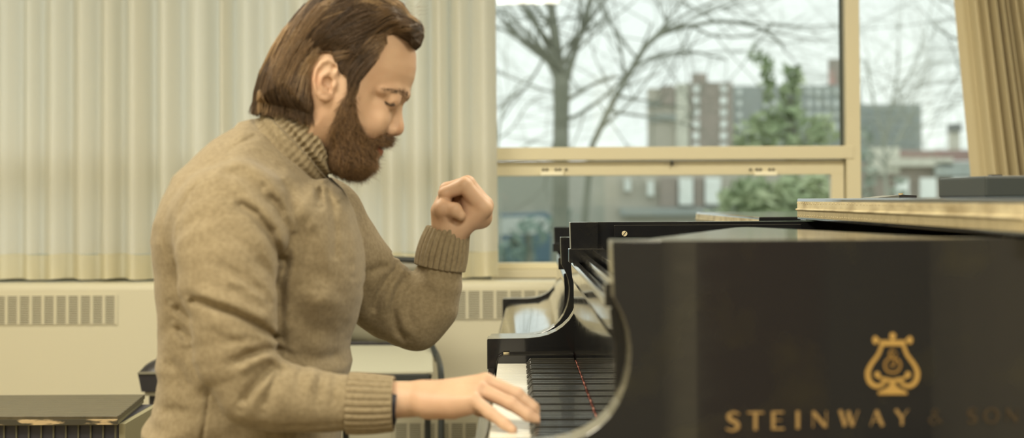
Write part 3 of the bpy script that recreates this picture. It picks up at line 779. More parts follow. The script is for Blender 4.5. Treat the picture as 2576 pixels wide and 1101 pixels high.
def letter(ch, x0, x1, yt, yb):
    L_ = MB(); X = lambda u: x0+(x1-x0)*u; Yy = lambda v: yb+(yt-yb)*v
    T, t = 9, 2.6
    S = lambda u0, v0, u1, v1, a, b=None: stroke(L_, (X(u0), Yy(v0)), (X(u1), Yy(v1)), a, b)
    if ch == 'S': curve(L_, [(X(.95), Yy(.86)), (X(.6), Yy(.97)), (X(.18), Yy(.80)), (X(.35), Yy(.58)), (X(.75), Yy(.42)), (X(.85), Yy(.18)), (X(.45), Yy(.02)), (X(.02), Yy(.12))], [5, 6, 10, 12, 12, 10, 6, 5])
    if ch == 'T': S(0, .93, 1, .93, 5); S(.5, 1, .5, 0, T)
    if ch == 'E': S(.2, 1, .2, 0, T); S(.2, .95, .95, .95, 5); S(.2, .52, .8, .52, t); S(.2, .05, 1, .05, 5)
    if ch == 'I': S(.5, 1, .5, 0, T)
    if ch == 'N': S(.08, 1, .08, 0, t); S(.08, .95, .88, .05, T); S(.92, 1, .92, 0, t)
    if ch == 'W': S(.05, 1, .3, .03, T); S(.3, .03, .5, .95, t); S(.45, .95, .68, .03, T); S(.68, .03, .97, 1, t)
    if ch == 'A': S(.05, 0, .45, .97, t); S(.45, .97, .9, 0, T); S(.2, .33, .7, .33, t)
    if ch == 'Y': S(.03, 1, .5, .45, 8); S(.97, 1, .5, .45, t); S(.5, .5, .5, 0, T-2)
    if ch == 'O':
        curve(L_, [(X(.5+.45*math.sin(a)), Yy(.5+.48*math.cos(a))) for a in np.linspace(0, 2*PI, 13)], [4+5*abs(math.sin(a)) for a in np.linspace(0, 2*PI, 13)], 2)
    if ch == '&':
        curve(L_, [(X(1), Yy(.05)), (X(.4), Yy(.62)), (X(.3), Yy(.85)), (X(.5), Yy(.97)), (X(.68), Yy(.82)), (X(.4), Yy(.55)), (X(.08), Yy(.3)), (X(.25), Yy(.04)), (X(.6), Yy(.06)), (X(.9), Yy(.42))], [5, 6, 5, 4, 4, 5, 7, 5, 4, 3])
    o = L_.build('letter_'+('ampersand' if ch == '&' else ch.lower()), GOLDL, p1)
    return o
GOLD_SHADED = mat('gold inlay darkened for light angle', (.055, .04, .024), .5, .3)  # dark colour stands for the poor light angle on the last letters
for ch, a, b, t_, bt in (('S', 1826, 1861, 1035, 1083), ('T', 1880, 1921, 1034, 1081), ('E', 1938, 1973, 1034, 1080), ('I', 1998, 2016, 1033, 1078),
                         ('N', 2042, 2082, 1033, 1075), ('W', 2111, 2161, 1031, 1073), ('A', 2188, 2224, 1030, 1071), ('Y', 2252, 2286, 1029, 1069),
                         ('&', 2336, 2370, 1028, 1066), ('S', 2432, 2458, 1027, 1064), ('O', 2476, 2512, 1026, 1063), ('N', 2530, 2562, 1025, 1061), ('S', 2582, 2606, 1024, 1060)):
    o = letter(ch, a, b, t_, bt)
    if a > 2300: o.data.materials[0] = GOLD_SHADED; o['label'] = 'gold letter painted dark for its light angle'
em = MB(); cx = 2245.5
stroke(em, (2214, 864), (2277, 864), 10)
stroke(em, (2216, 857), (2275, 857), 3)
def disc(mb, c, rx_, ry_):
    p = [(c[0]+rx_*math.cos(k*PI/8), c[1]+ry_*math.sin(k*PI/8)) for k in range(16)]
    f_ = [onside(*q, .0014) for q in p]; k_ = [onside(*q, -.0005) for q in p]
    mb.add(f_+k_, [tuple(range(16))[::-1]]+[(i, (i+1) % 16, 16+(i+1) % 16, 16+i) for i in range(16)])
disc(em, (cx, 845), 8, 9)
stroke(em, (cx, 851), (cx, 862), 5)
for s in (-1, 1):
    m_ = lambda x, y: (cx+s*(x-cx), y)
    disc(em, m_(2202, 855), 7, 10)
    curve(em, [m_(2202, 847), m_(2208, 851), m_(2213, 858), m_(2218, 864)], [3, 3, 4, 5], 3)
    curve(em, [m_(2219, 864), m_(2210, 890), m_(2191, 917), m_(2183, 939), m_(2189, 961), m_(2206, 971), m_(2222, 964), m_(2229, 955)], [9, 9, 10, 12, 12, 11, 9, 7], 6)
    disc(em, m_(2207, 942), 7, 8)
    curve(em, [m_(2210, 947), m_(2217, 951), m_(2230, 954), m_(2244, 958)], [5, 7, 9, 10], 4)
    curve(em, [m_(2244, 962), m_(2240, 975), m_(2228, 982), m_(2212, 986)], [8, 12, 10, 4], 5)
stroke(em, (2209, 988), (2282, 988), 7); stroke(em, (2222, 982), (2269, 982), 9); stroke(em, (2234, 974), (2257, 974), 9)
stroke(em, (cx, 955), (cx, 985), 13)
em.build('lyre_emblem', GOLD, p1)
em = MB()
curve(em, [(cx+20*math.sin(a), 918-19*math.cos(a)) for a in np.linspace(.5, 2*PI-.5, 13)], [5]*13, 2)
curve(em, [(2252, 884), (2244, 880), (2238, 887), (2245, 897), (2252, 908), (2248, 920), (2238, 916)], [4]*7, 3)
curve(em, [(2236, 890), (2240, 902), (2250, 898), (2256, 888)], [3]*4, 3)
em.build('monogram', mat('dim gold inlay', (.34, .20, .055), .5, .3), p1)
# ---- the second piano, farther away
p2 = make_piano('grand_piano', 'second black grand piano standing behind the first, its keyboard lid closed', True)
p2.location = (-.004, 1.76+1.94, -.043); p2.rotation_euler = (0, 0, -.012)
for o in list(p2.children):
    if o.name.startswith(('leg', 'pedal_lyre')):
        o.scale = (1, 1, 1.0)
# lift out of the floor: its feet are shorter by the same amount
for o in p2.children:
    if o.name.startswith('leg'):
        for v in o.data.vertices:
            if v.co.z < .15: v.co.z += .043
# ---- things on the lid of the near piano
LZ = Z-.0022
a = P(2478, 442, 2.45)
CASEM = mat('dark green grey case', (.035, .045, .045), .5, bump=(200, .1, .001))
cs = empty('equipment_case', (a.x+.2, 2.55, LZ), 'dark grey green case on the piano lid at the right edge of the photo', 'case')
MB().box((a.x, 2.45, LZ+.0002), (a.x+.42, 2.72, a.z)).build('case_body', CASEM, cs, bevel=.004, seg=3)
q = P(2503, 440, 2.5)
MB().box((q.x-.008, 2.49, a.z+.0001), (q.x+.008, 2.51, a.z+.0025)).build('latch', BLK, cs)
a = P(2264, 497, 3.0); b = P(2306, 492, 3.0)
rc = empty('recorder', (a.x+.01, 3.03, LZ), 'small flat black gadget with a knob lying on the piano lid', 'gadget')
MB().prism([(a.x, LZ+.0002), (a.x, LZ+.0055), (a.x+.006, LZ+.0066), (b.x, LZ+.0048), (b.x, LZ+.0002)], 'y', 3.0, 3.06).build('body', BLK, rc)
MB().tube([(a.x+.004, 3.01, LZ+.006), (a.x+.004, 3.01, LZ+.0095)], .0045, 10).build('knob', BRASS, rc)
c_ = P(2190, 500, 3.05)
pp = MB().prism([(c_.x, LZ+.0002), (c_.x+.002, LZ+.0012), (a.x-.004, LZ+.0052), (a.x-.004, LZ+.0002)], 'y', 2.99, 3.12).build('paper_sheaf', mat('grey paper cover', (.14, .145, .12), .6))
tag(pp, 'thin grey sheaf of paper beside the black gadget on the piano lid', 'paper')
# ================================================================== THE PIANIST
# ---- implicit surfaces, meshed with surface nets on a sparse grid
def mesh_sdf(f, lo, hi, h, name, margin=1.8, smooth_iter=0):
    lo = np.array(lo, float); hi = np.array(hi, float); B = 8
    nb = np.ceil((hi-lo)/(h*B)).astype(int); n = nb*B+1
    cs_ = [lo[i]+(np.arange(nb[i])+.5)*B*h for i in range(3)]
    G = np.stack(np.meshgrid(*cs_, indexing='ij'), -1).reshape(-1, 3)
    d = f(G); act = (np.abs(d) < B*h*margin).reshape(nb)
    val = np.ones(n, np.float32)
    # blocks share their faces: evaluate points 0..B inclusive of every active block
    sgn = np.repeat(np.repeat(np.repeat(d.reshape(nb), B, 0), B, 1), B, 2)
    val[:-1, :-1, :-1] = np.where(sgn < 0, -1, 1)
    mask = np.zeros(n, bool)
    ii = np.argwhere(act)
    for (i, j, k) in ii: mask[i*B:i*B+B+1, j*B:j*B+B+1, k*B:k*B+B+1] = True
    idx = np.argwhere(mask); out = np.empty(len(idx), np.float32); CH = 400000
    for s in range(0, len(idx), CH):
        out[s:s+CH] = f(lo+idx[s:s+CH]*h)
    val[mask] = out
    ins = val < 0
    # cells with a sign change
    c = [ins[a:n[0]-1+a, b:n[1]-1+b, e:n[2]-1+e] for a in (0, 1) for b in (0, 1) for e in (0, 1)]
    al = c[0].copy(); an = c[0].copy()
    for q in c[1:]: al &= q; an |= q
    cell = an & ~al & mask[:-1, :-1, :-1]
    ci = np.argwhere(cell); idm = -np.ones(cell.shape, np.int32); idm[cell] = np.arange(len(ci))
    pos = np.zeros((len(ci), 3)); cnt = np.zeros(len(ci))
    for ax in range(3):
        for a in (0, 1):
            for b in (0, 1):
                o = [0, 0, 0]; oth = [q for q in range(3) if q != ax]; o[oth[0]] = a; o[oth[1]] = b
                p0 = ci+o; p1 = p0.copy(); p1[:, ax] += 1
                v0 = val[tuple(p0.T)]; v1 = val[tuple(p1.T)]
                m = (v0 < 0) != (v1 < 0); t = np.where(m, v0/(v0-v1+1e-12), 0)
                q = p0.astype(float); q[:, ax] += t
                pos[m] += q[m]; cnt[m] += 1
    pos = lo+pos/cnt[:, None]*h
    quads = []
    for ax in range(3):
        sl0 = [slice(1, -1)]*3; sl1 = [slice(1, -1)]*3
        sl0[ax] = slice(0, -1); sl1[ax] = slice(1, None)
        A_ = ins[tuple(sl0)]; B_ = ins[tuple(sl1)]
        e = np.argwhere(A_ != B_); 
        if not len(e): continue
        off = np.array([1, 1, 1]); off[ax] = 0; e = e+off
        u, v = [q for q in range(3) if q != ax]
        def g(du, dv):
            q = e.copy(); q[:, u] += du; q[:, v] += dv
            return idm[tuple(q.T)]
        Q = np.stack([g(-1, -1), g(0, -1), g(0, 0), g(-1, 0)], 1)
        ok = (Q >= 0).all(1)
        flip = ins[tuple(e.T)]
        if ax == 1: flip = ~flip
        Q[~flip] = Q[~flip][:, ::-1]
        quads.append(Q[ok])
    Q = np.concatenate(quads)
    me = bpy.data.meshes.new(name)
    me.vertices.add(len(pos)); me.vertices.foreach_set('co', pos.ravel())
    me.loops.add(len(Q)*4); me.polygons.add(len(Q))
    me.loops.foreach_set('vertex_index', Q.ravel().astype(np.int32))
    me.polygons.foreach_set('loop_start', np.arange(0, len(Q)*4, 4, dtype=np.int32))
    me.polygons.foreach_set('use_smooth', np.ones(len(Q), bool))
    me.update(calc_edges=True); me.validate()
    return me, pos, Q
def smin(a, b, k):
    h = np.clip(.5+.5*(b-a)/k, 0, 1)
    return b*(1-h)+a*h-k*h*(1-h)
def smax(a, b, k): return -smin(-a, -b, k)
def chain(p, pts):
    """round cone chain; pts = [(x,y,z,r), ...]"""
    best = None
    for a, b in zip(pts[:-1], pts[1:]):
        A_, B_ = np.array(a[:3]), np.array(b[:3]); ab = B_-A_
        t = np.clip(((p-A_)@ab)/(ab@ab+1e-12), 0, 1)
        d = np.linalg.norm(p-A_-t[:, None]*ab, axis=1)-(a[3]+(b[3]-a[3])*t)
        best = d if best is None else np.minimum(best, d)
    return best
def ell(p, c, r, rot=0):
    q = p-np.array(c)
    if rot:
        cr, sr = math.cos(rot), math.sin(rot)
        q = np.stack([q[:, 0]*cr+q[:, 2]*sr, q[:, 1], -q[:, 0]*sr+q[:, 2]*cr], 1)
    k = np.linalg.norm(q/np.array(r), axis=1)
    return (k-1)*min(r)
def poly_sd(x, z, poly):
    """signed distance to closed polygon in the x,z plane, negative inside"""
    d = np.full(len(x), 1e9); inside = np.zeros(len(x), bool)
    n = len(poly)
    for i in range(n):
        (x0, z0), (x1, z1) = poly[i], poly[(i+1) % n]
        ex, ez = x1-x0, z1-z0
        t = np.clip(((x-x0)*ex+(z-z0)*ez)/(ex*ex+ez*ez+1e-12), 0, 1)
        dd = (x-x0-t*ex)**2+(z-z0-t*ez)**2
        d = np.minimum(d, dd)
        c = ((z0 > z) != (z1 > z))
        inside ^= c & (x < (x1-x0)*(z-z0)/((z1-z0) if z1 != z0 else 1e-12)+x0)
    d = np.sqrt(d)
    return np.where(inside, -d, d)
def inflate(p, poly, y0, W, R, e=2.0):
    """solid whose side outline is the polygon, rounded to half width W towards the middle"""
    d = poly_sd(p[:, 0], p[:, 2], poly)
    a = np.clip(1+d/R, 0, None)
    yy = np.abs(p[:, 1]-y0)/W
    k = (a**e+yy**e)**(1/e)
    return (k-1)*np.minimum(R, W)
def pxs(pts, Y, sub=0):
    """pixel outline to x,z at depth Y"""
    if sub:
        c = catmull(list(pts)+[pts[0]], sub)[:-1]
        pts = [tuple(q) for q in c]
    return [(P(x, y, Y).x, P(x, y, Y).z) for x, y in pts]
def W3(px, py, Y, r=None):
    q = P(px, py, Y); return (q.x, q.y, q.z) if r is None else (q.x, q.y, q.z, r*Y/F)
YM = 2.49                      # plane of the head
YN = 2.42                      # the side of the head nearest the viewer
def pxm(pts, sub=0):
    """outline measured partly on the silhouette, partly (third value 1) on the near side of the head"""
    out = []
    for t in pts:
        q = P(t[0], t[1], YN if len(t) > 2 else YM); out.append((q.x, q.z))
    return out
def seen_px(p):
    """pixel at which points are seen by the camera: used only to place folds measured from the photo in the side view"""
    Mi = np.array(M.transposed()); q = (p-np.array((0, 0, CAMZ)))@Mi.T
    return np.stack([PCX+F*q[:, 0]/-q[:, 2], PCY-F*q[:, 1]/-q[:, 2]], 1)
# ---------------------------------------------------------------- head
headpoly = pxs([(735, 300), (716, 245), (712, 190), (728, 130), (772, 62), (840, 20), (915, 5), (975, 22), (1018, 60), (1040, 100), (1047, 140), (1047, 172), (1043, 197), (1036, 216),
                (1028, 238), (1020, 252), (1008, 264), (996, 285), (984, 318), (979, 345), (972, 354), (970, 366), (957, 371), (963, 378), (961, 390), (951, 397), (950, 412), (940, 430),
                (915, 438), (880, 428), (850, 408), (832, 390), (826, 420), (820, 460), (800, 520), (720, 560), (670, 480), (700, 420), (728, 350)], YM)
nosepoly = pxs([(1018, 250), (1012, 262), (1012, 286), (1015, 306), (1017, 320), (1014, 332), (1006, 340), (993, 343), (980, 342), (970, 336), (968, 320), (980, 290), (995, 262)], YM, 3)
def headW(x, z):
    c = P(860, 200, YM)
    # half width in pixels across the skull, narrower towards face, jaw and neck
    px = (x-P(1300, 200, YM).x)*F/YM+1300; py = 500-(z-CAMZ)*F/YM
    u = (px-860)*.94+(py-200)*.34       # forward in the tilted head frame
    v = -(px-860)*.34+(py-200)*.94      # downward
    w = 124-np.clip(u-20, 0, 250)**1.25*.045
    w = w-np.clip(v-60, 0, 300)*.17-np.clip(u-70, 0, 200)*.10
    w = np.where(u < -60, w-(-60-u)*.2, w)
    neck = np.clip((v-150)/60, 0, 1)*np.clip((40-u)/60, 0, 1)
    w = w*(1-neck)+84*neck
    return np.clip(w, 60, 130)*YM/F
def face_core(p):
    Wd = headW(p[:, 0], p[:, 2])
    d = inflate(p, headpoly, YM, Wd, .080, 2.05)
    d2 = inflate(p, nosepoly, YM, np.clip(.009+.55*(P(1000, 268, YM).z-p[:, 2])*.16, .008, .0155), .011, 1.8)
    d = smin(d, d2, .007)
    return d
def ear(p, s=-1):
    """right ear (towards the viewer) for s = -1"""
    yo = YM+s*.0745
    E = lambda px, py, dy, r: (*W3(px, py, YM+.0), r) if False else (P(px, py, YN-.005).x, yo+s*dy, P(px, py, YN-.005).z, r)
    out = pxs([(848, 172), (840, 156), (826, 151), (808, 160), (797, 180), (793, 205), (798, 232), (808, 250), (820, 255), (832, 251), (840, 236), (846, 215), (852, 192)], YN-.005, 2)
    q = p.copy()
    # the ear stands off more at its back edge
    xb = P(845, 200, YN-.005).x
    lift = np.clip((xb-q[:, 0])/.034, 0, 1.2)
    q[:, 1] = q[:, 1]-s*.010*lift
    plate = inflate(q, out, yo+s*.002, .0045, .006, 2)
    helix = chain(q, [E(838, 196, .004, .0022), E(846, 183, .006, .0030), E(847, 167, .006, .0034), E(838, 155, .006, .0036), E(826, 152, .006, .0036), E(811, 160, .006, .0036), E(799, 178, .006, .0034),
                      E(794, 204, .006, .0032), E(798, 230, .005, .0032), E(808, 246, .003, .004), E(820, 249, .002, .0045), E(831, 245, .001, .0042)])
    anti = chain(q, [E(842, 176, .003, .0022), E(826, 184, .006, .0032), E(812, 196, .007, .0034), E(809, 214, .007, .0034), E(817, 230, .006, .0032), E(828, 236, .005, .003)])
    trag = chain(q, [E(844, 206, .002, .0035), E(842, 217, .005, .0042), E(838, 228, .002, .0035)])
    d = smin(plate, helix, .0035); d = smin(d, anti, .003); 
    conc = ell(q, (P(826, 208, YN-.005).x, yo+s*.006, P(826, 208, YN-.005).z), (.0075, .0085, .0082))
    conc = np.minimum(conc, ell(q, (P(833, 224, YN-.005).x, yo+s*.005, P(833, 224, YN-.005).z), (.0042, .0075, .0065)))
    foss = ell(q, (P(841, 172, YN-.005).x, yo+s*.008, P(841, 172, YN-.005).z), (.0042, .0045, .0045))
    scap = chain(q, [E(833, 165, .0085, .0014), E(818, 168, .0085, .0017), E(804, 185, .0085, .0017), E(801, 206, .0085, .0017), E(806, 228, .007, .0012)])
    d = smax(d, -conc, .003); d = smax(d, -foss, .003); d = smax(d, -scap, .0025)
    d = smin(d, trag, .003)
    return d
def face(p):
    d = face_core(p)
    for s in (-1, 1):
        YE = YM-.040
        c = P(984, 250, YE); ec = (c.x, YM+s*.0325, c.z); er = .0142
        # eye socket, closed lid, brow ridge, cheek, nostril wing
        q = P(996, 247, YE); d = smax(d, -ell(p, (q.x, YM+s*.042, q.z), (.018, .021, .0115), .25), .008)
        q = P(962, 243, YE); d = smax(d, -ell(p, (q.x, YM+s*.057, q.z), (.012, .0075, .008), .25), .010)
        d = smin(d, np.linalg.norm(p-np.array(ec), axis=1)-er, .0025)
        # lash crease under the lid and fold above it
        for line, r, k in (([(964, 249), (971, 258), (982, 264), (992, 261)], .0017, .0014), ([(962, 240), (972, 234), (985, 233), (997, 239)], .0015, .002)):
            pts = []
            for (a, b) in line:
                q = P(a, b, YE); dy = math.sqrt(max(er**2-(q.x-ec[0])**2-(q.z-ec[2])**2, 9e-6))
                pts.append((q.x, ec[1]+s*dy*1.0, q.z, r))
            d = smax(d, -chain(p, pts), k)
        b0, b1, b2 = P(958, 226, YN), P(990, 226, YE), P(1016, 238, YM-.012)
        d = smin(d, chain(p, [(b0.x, YM+s*.052, b0.z, .006), (b1.x, YM+s*.034, b1.z, .0085), (b2.x, YM+s*.012, b2.z, .0068)]), .010)
        q = P(940, 298, YN); d = smin(d, ell(p, (q.x, YM+s*.036, q.z), (.022, .017, .022), .3), .014)
        q = P(982, 329, YM-.015)
        d = smin(d, ell(p, (q.x, YM+s*.0125, q.z), (.0095, .0072, .0078)), .004)
        q = P(990, 343, YM)
        d = smax(d, -ell(p, (q.x, YM+s*.0075, q.z), (.0052, .0032, .0035)), .002)
        d = smax(d, -chain(p, [(*W3(976, 318, YM)[:1], YM+s*.0165, W3(976, 318, YM)[2], .0015), (W3(970, 332, YM)[0], YM+s*.0185, W3(970, 332, YM)[2], .0018), (W3(973, 343, YM)[0], YM+s*.017, W3(973, 343, YM)[2], .0015)]), .003)
        d = smin(d, ear(p, s), .0025)
    # lips: gentle ridges, with the parting between them
    for (a, b, r) in (((968, 362), (955, 366), .0042), ((959, 381), (950, 379), .0046)):
        A_ = P(*a, YM); B_ = P(*b, YM)
        d = smin(d, chain(p, [(B_.x-.006, YM-.020, B_.z, .002), (A_.x-.003, YM-.008, A_.z, r), (A_.x-.002, YM, A_.z, r), (A_.x-.003, YM+.008, A_.z, r), (B_.x-.006, YM+.020, B_.z, .002)]), .004)
    A_ = P(957, 371.5, YM)
    d = smax(d, -chain(p, [(A_.x-.020, YM-.024, A_.z, .001), (A_.x+.001, YM-.008, A_.z, .0014), (A_.x+.002, YM, A_.z, .0014), (A_.x+.001, YM+.008, A_.z, .0014), (A_.x-.020, YM+.024, A_.z, .001)]), .002)
    return d
# ---------------------------------------------------------------- hands
def sub_chain(pts, n=4):
    return [tuple(q) for q in catmull(pts, n)]
RH = {   # right hand, resting on the keys
 'pinky': [W3(1190, 1003, 2.205, 17), W3(1232, 1038, 2.197, 16), W3(1268, 1064, 2.190, 14.5), W3(1290, 1080, 2.186, 11.5)],
 'ring': [W3(1205, 978, 2.222, 19), W3(1284, 1014, 2.212, 17), W3(1328, 1043, 2.207, 15.5), W3(1356, 1056, 2.204, 11.5)],
 'middle': [W3(1222, 958, 2.243, 20), W3(1300, 991, 2.240, 17.5), W3(1342, 1026, 2.236, 15), W3(1362, 1050, 2.234, 11.5)],
 'index': [W3(1224, 962, 2.266, 19), W3(1296, 990, 2.268, 16.5), W3(1334, 1018, 2.270, 14.5), W3(1350, 1036, 2.270, 11.5)],
 'thumb': [W3(1120, 1000, 2.268, 24), W3(1170, 1012, 2.290, 18), W3(1206, 1030, 2.306, 16), W3(1226, 1042, 2.318, 11.5)]}
YL = 2.735
LH = {   # left hand, raised and curled
 'index': [W3(1216, 524, YL-.028, 23), W3(1168, 466, YL-.032, 20), W3(1120, 486, YL-.030, 17), W3(1122, 512, YL-.024, 14)],
 'middle': [W3(1218, 516, YL-.006, 23), W3(1176, 462, YL-.008, 20), W3(1124, 476, YL-.006, 17.5), W3(1120, 510, YL-.002, 14)],
 'ring': [W3(1216, 514, YL+.016, 22), W3(1176, 466, YL+.016, 19), W3(1128, 480, YL+.016, 16), W3(1128, 512, YL+.016, 13)],
 'pinky': [W3(1210, 520, YL+.036, 20), W3(1176, 476, YL+.038, 17), W3(1138, 490, YL+.036, 14), W3(1140, 514, YL+.032, 12)],
 'thumb': [W3(1122, 562, YL-.022, 23), W3(1114, 524, YL-.038, 23), W3(1144, 528, YL-.046, 18), W3(1160, 542, YL-.048, 13)]}
def finger(p, pts):
    """phalanges with slightly thicker joints"""
    d = chain(p, pts)
    for q in pts[1:3]:
        d = smin(d, np.linalg.norm(p-np.array(q[:3]), axis=1)-q[3]*1.06, .003)
    return d
def hand_r(p):
    d = chain(p, [W3(960, 1006, 2.250, 42), W3(1020, 1004, 2.248, 43), W3(1060, 1003, 2.246, 41)])
    d = smin(d, chain(p, [W3(960, 1006, 2.262, 42), W3(1060, 1003, 2.260, 40)]), .01)
    for k, q0, r0 in (('pinky', (1070, 1012, 2.228), 30), ('ring', (1065, 1000, 2.238), 33), ('middle', (1065, 995, 2.252), 33), ('index', (1068, 998, 2.264), 32)):
        f_ = RH[k]; m_ = f_[0]
        d = smin(d, chain(p, [W3(*q0, r0), m_]), .012)
    d = smin(d, chain(p, [W3(1085, 1020, 2.232, 33), W3(1140, 1024, 2.220, 30), W3(1178, 1022, 2.212, 22)]), .012)
    d = smin(d, chain(p, [W3(1080, 1012, 2.262, 30), W3(1150, 1012, 2.272, 26)]), .012)
    for k in RH: d = smin(d, finger(p, RH[k]), .0045)
    # dips between the knuckles, tendons on the back, wrist bone
    for a, b in ((('ring', 'pinky')), (('middle', 'ring'))):
        A_ = np.array(RH[a][0][:3]); B_ = np.array(RH[b][0][:3]); m_ = (A_+B_)/2+np.array((.014, -.006, .012))
        d = smax(d, -(np.linalg.norm(p-m_, axis=1)-.0055), .008)
    return d
def hand_l(p):
    d = chain(p, [W3(1112, 680, YL, 46), W3(1122, 620, YL, 43), W3(1132, 586, YL, 41)])
    for k, q0, r0 in (('index', (1150, 578, YL-.016), 30), ('middle', (1152, 574, YL-.002), 32), ('ring', (1150, 574, YL+.012), 32), ('pinky', (1146, 576, YL+.026), 29)):
        d = smin(d, chain(p, [W3(*q0, r0), LH[k][0]]), .010)
    d = smin(d, chain(p, [W3(1128, 590, YL-.006, 36), LH['thumb'][0]]), .012)
    d = smin(d, chain(p, [W3(1118, 560, YL+.010, 28), W3(1130, 530, YL+.020, 22)]), .012)
    d = smin(d, chain(p, [W3(1150, 545, YL+.010, 34), W3(1166, 505, YL+.012, 30)]), .012)
    d = smin(d, chain(p, [W3(1196, 538, YL-.014, 30), W3(1186, 506, YL-.016, 27)]), .010)
    d = smin(d, np.linalg.norm(p-np.array(W3(1212, 548, YL-.004)), axis=1)-26*YL/F, .012)
    d = smin(d, chain(p, [W3(1112, 562, YL-.018, 27), W3(1108, 530, YL-.024, 25), W3(1116, 504, YL-.014, 20)]), .010)
    for k in LH: d = smin(d, finger(p, LH[k]), .004)
    return d
# ---------------------------------------------------------------- clothing volumes
YT = 2.50
torsopoly = pxs([(800, 447), (831, 445), (863, 480), (888, 535), (902, 586), (914, 640), (917, 700), (913, 740), (899, 797), (880, 850), (877, 880), (882, 915), (876, 945), (862, 1010), (854, 1070), (850, 1130), (700, 1180),
                 (500, 1175), (395, 1120), (375, 1085), (375, 1058), (396, 1030), (399, 1010), (408, 985), (412, 945), (404, 916), (411, 879), (414, 814), (405, 705), (399, 604), (408, 550), (427, 495),
                 (454, 440), (500, 391), (545, 352), (594, 323), (606, 309), (640, 300), (700, 330), (760, 400)], YT)
RA = [W3(585, 560, 2.315, 150), W3(575, 640, 2.270, 134), W3(573, 700, 2.255, 128), W3(585, 760, 2.245, 120), W3(592, 830, 2.240, 112), W3(606, 900, 2.238, 104), W3(632, 960, 2.240, 92)]
RF = [W3(650, 984, 2.240, 94), W3(700, 996, 2.240, 92), W3(760, 1002, 2.242, 83), W3(830, 1011, 2.246, 74), W3(895, 1013, 2.248, 69)]
LA = [W3(800, 560, 2.66, 120), W3(860, 650, 2.70, 112), W3(930, 715, 2.73, 98), W3(990, 765, 2.745, 94), W3(1040, 800, 2.745, 78)]
LF = [W3(1050, 795, 2.745, 72), W3(1082, 765, 2.743, 72), W3(1096, 720, 2.740, 66), W3(1105, 680, 2.738, 58), W3(1112, 645, 2.736, 55)]
def seg_fold(q2, pts):
    d = np.full(len(q2), 1e9)
    for (x0, y0), (x1, y1) in zip(pts[:-1], pts[1:]):
        ex, ey = x1-x0, y1-y0
        t = np.clip(((q2[:, 0]-x0)*ex+(q2[:, 1]-y0)*ey)/(ex*ex+ey*ey), 0, 1)
        d = np.minimum(d, np.hypot(q2[:, 0]-x0-t*ex, q2[:, 1]-y0-t*ey))
    return d
# folds: (pixels, depth in mm (+ groove, - ridge), width px)
NEAR_F = [
 ([(470, 752), (500, 757), (540, 771), (590, 789), (640, 812), (680, 838), (703, 862)], 13, 8), ([(478, 738), (545, 752), (600, 770), (650, 793), (690, 815)], -5, 14),
 ([(716, 890), (690, 880), (660, 880), (620, 894), (585, 915)], 8, 8), ([(712, 905), (670, 898), (630, 915), (598, 940)], -4, 10),
 ([(700, 908), (668, 935), (635, 975), (604, 1022)], 7, 10), ([(720, 915), (690, 950), (672, 990), (660, 1030)], 5, 9), ([(700, 925), (680, 955), (655, 1000)], -3, 9),
 ([(765, 915), (752, 950), (748, 990)], 3.5, 8), ([(792, 922), (782, 960), (780, 990)], -2.5, 9), ([(815, 928), (803, 970), (800, 1010)], 3.5, 8), ([(850, 940), (842, 980), (842, 1020)], 2.5, 7),
 ([(585, 505), (641, 540), (677, 584), (700, 634), (708, 670)], 9, 10), ([(600, 480), (660, 520), (700, 575), (718, 630)], -4, 12),
 ([(668, 482), (704, 530), (730, 590), (722, 650), (706, 710), (704, 800), (710, 870)], 6, 10),
 ([(568, 404), (622, 409), (677, 454), (713, 504), (732, 568)], -4, 12), ([(545, 440), (600, 438), (655, 475), (690, 530)], 4, 12),
 ([(545, 560), (590, 590), (640, 640), (670, 690)], 3, 13), ([(540, 660), (604, 692), (655, 735), (690, 780)], 4.5, 10), ([(560, 700), (616, 720), (661, 752), (690, 790)], -3, 9),
 ([(645, 640), (678, 690), (698, 740)], 3, 8), ([(520, 800), (580, 830), (640, 870), (690, 868)], -3, 14), ([(560, 860), (620, 855), (690, 870)], 2.5, 9),
 ([(507, 452), (478, 484), (458, 520), (448, 586)], 1.6, 4), ([(648, 338), (604, 361), (580, 376), (570, 392)], 1.8, 4),
 ([(432, 765), (462, 790), (485, 815)], 5, 9), ([(436, 814), (462, 840), (481, 866)], 6, 10), ([(445, 640), (452, 700), (470, 760)], 3, 14), ([(415, 900), (450, 930), (480, 990)], 4, 12), ([(470, 880), (495, 940), (512, 1000)], -4, 16),
 ([(527, 985), (520, 1040), (508, 1110)], 2, 4), ([(400, 1035), (440, 1030), (480, 1045)], 3, 10),
 ([(799, 466), (803, 490), (805, 515)], 9, 7), ([(820, 470), (835, 520), (843, 580), (842, 660)], 3.5, 8), ([(845, 480), (868, 540), (885, 610), (892, 700)], -3, 10), ([(750, 541), (777, 604), (795, 659), (806, 720)], 3, 13),
 ([(700, 420), (750, 480), (775, 560)], -3, 14), ([(860, 520), (880, 600), (888, 690)], 2.5, 9), ([(712, 480), (745, 560), (765, 640), (770, 740)], 3, 12), ([(745, 720), (800, 760), (860, 740)], -4, 20), ([(725, 780), (790, 830), (850, 820)], 3, 16),
 ([(735, 880), (800, 905), (870, 890)], 4, 14), ([(690, 880), (760, 905)], 3, 10), ([(640, 1070), (760, 1072), (900, 1062), (980, 1056)], 1.2, 4)]
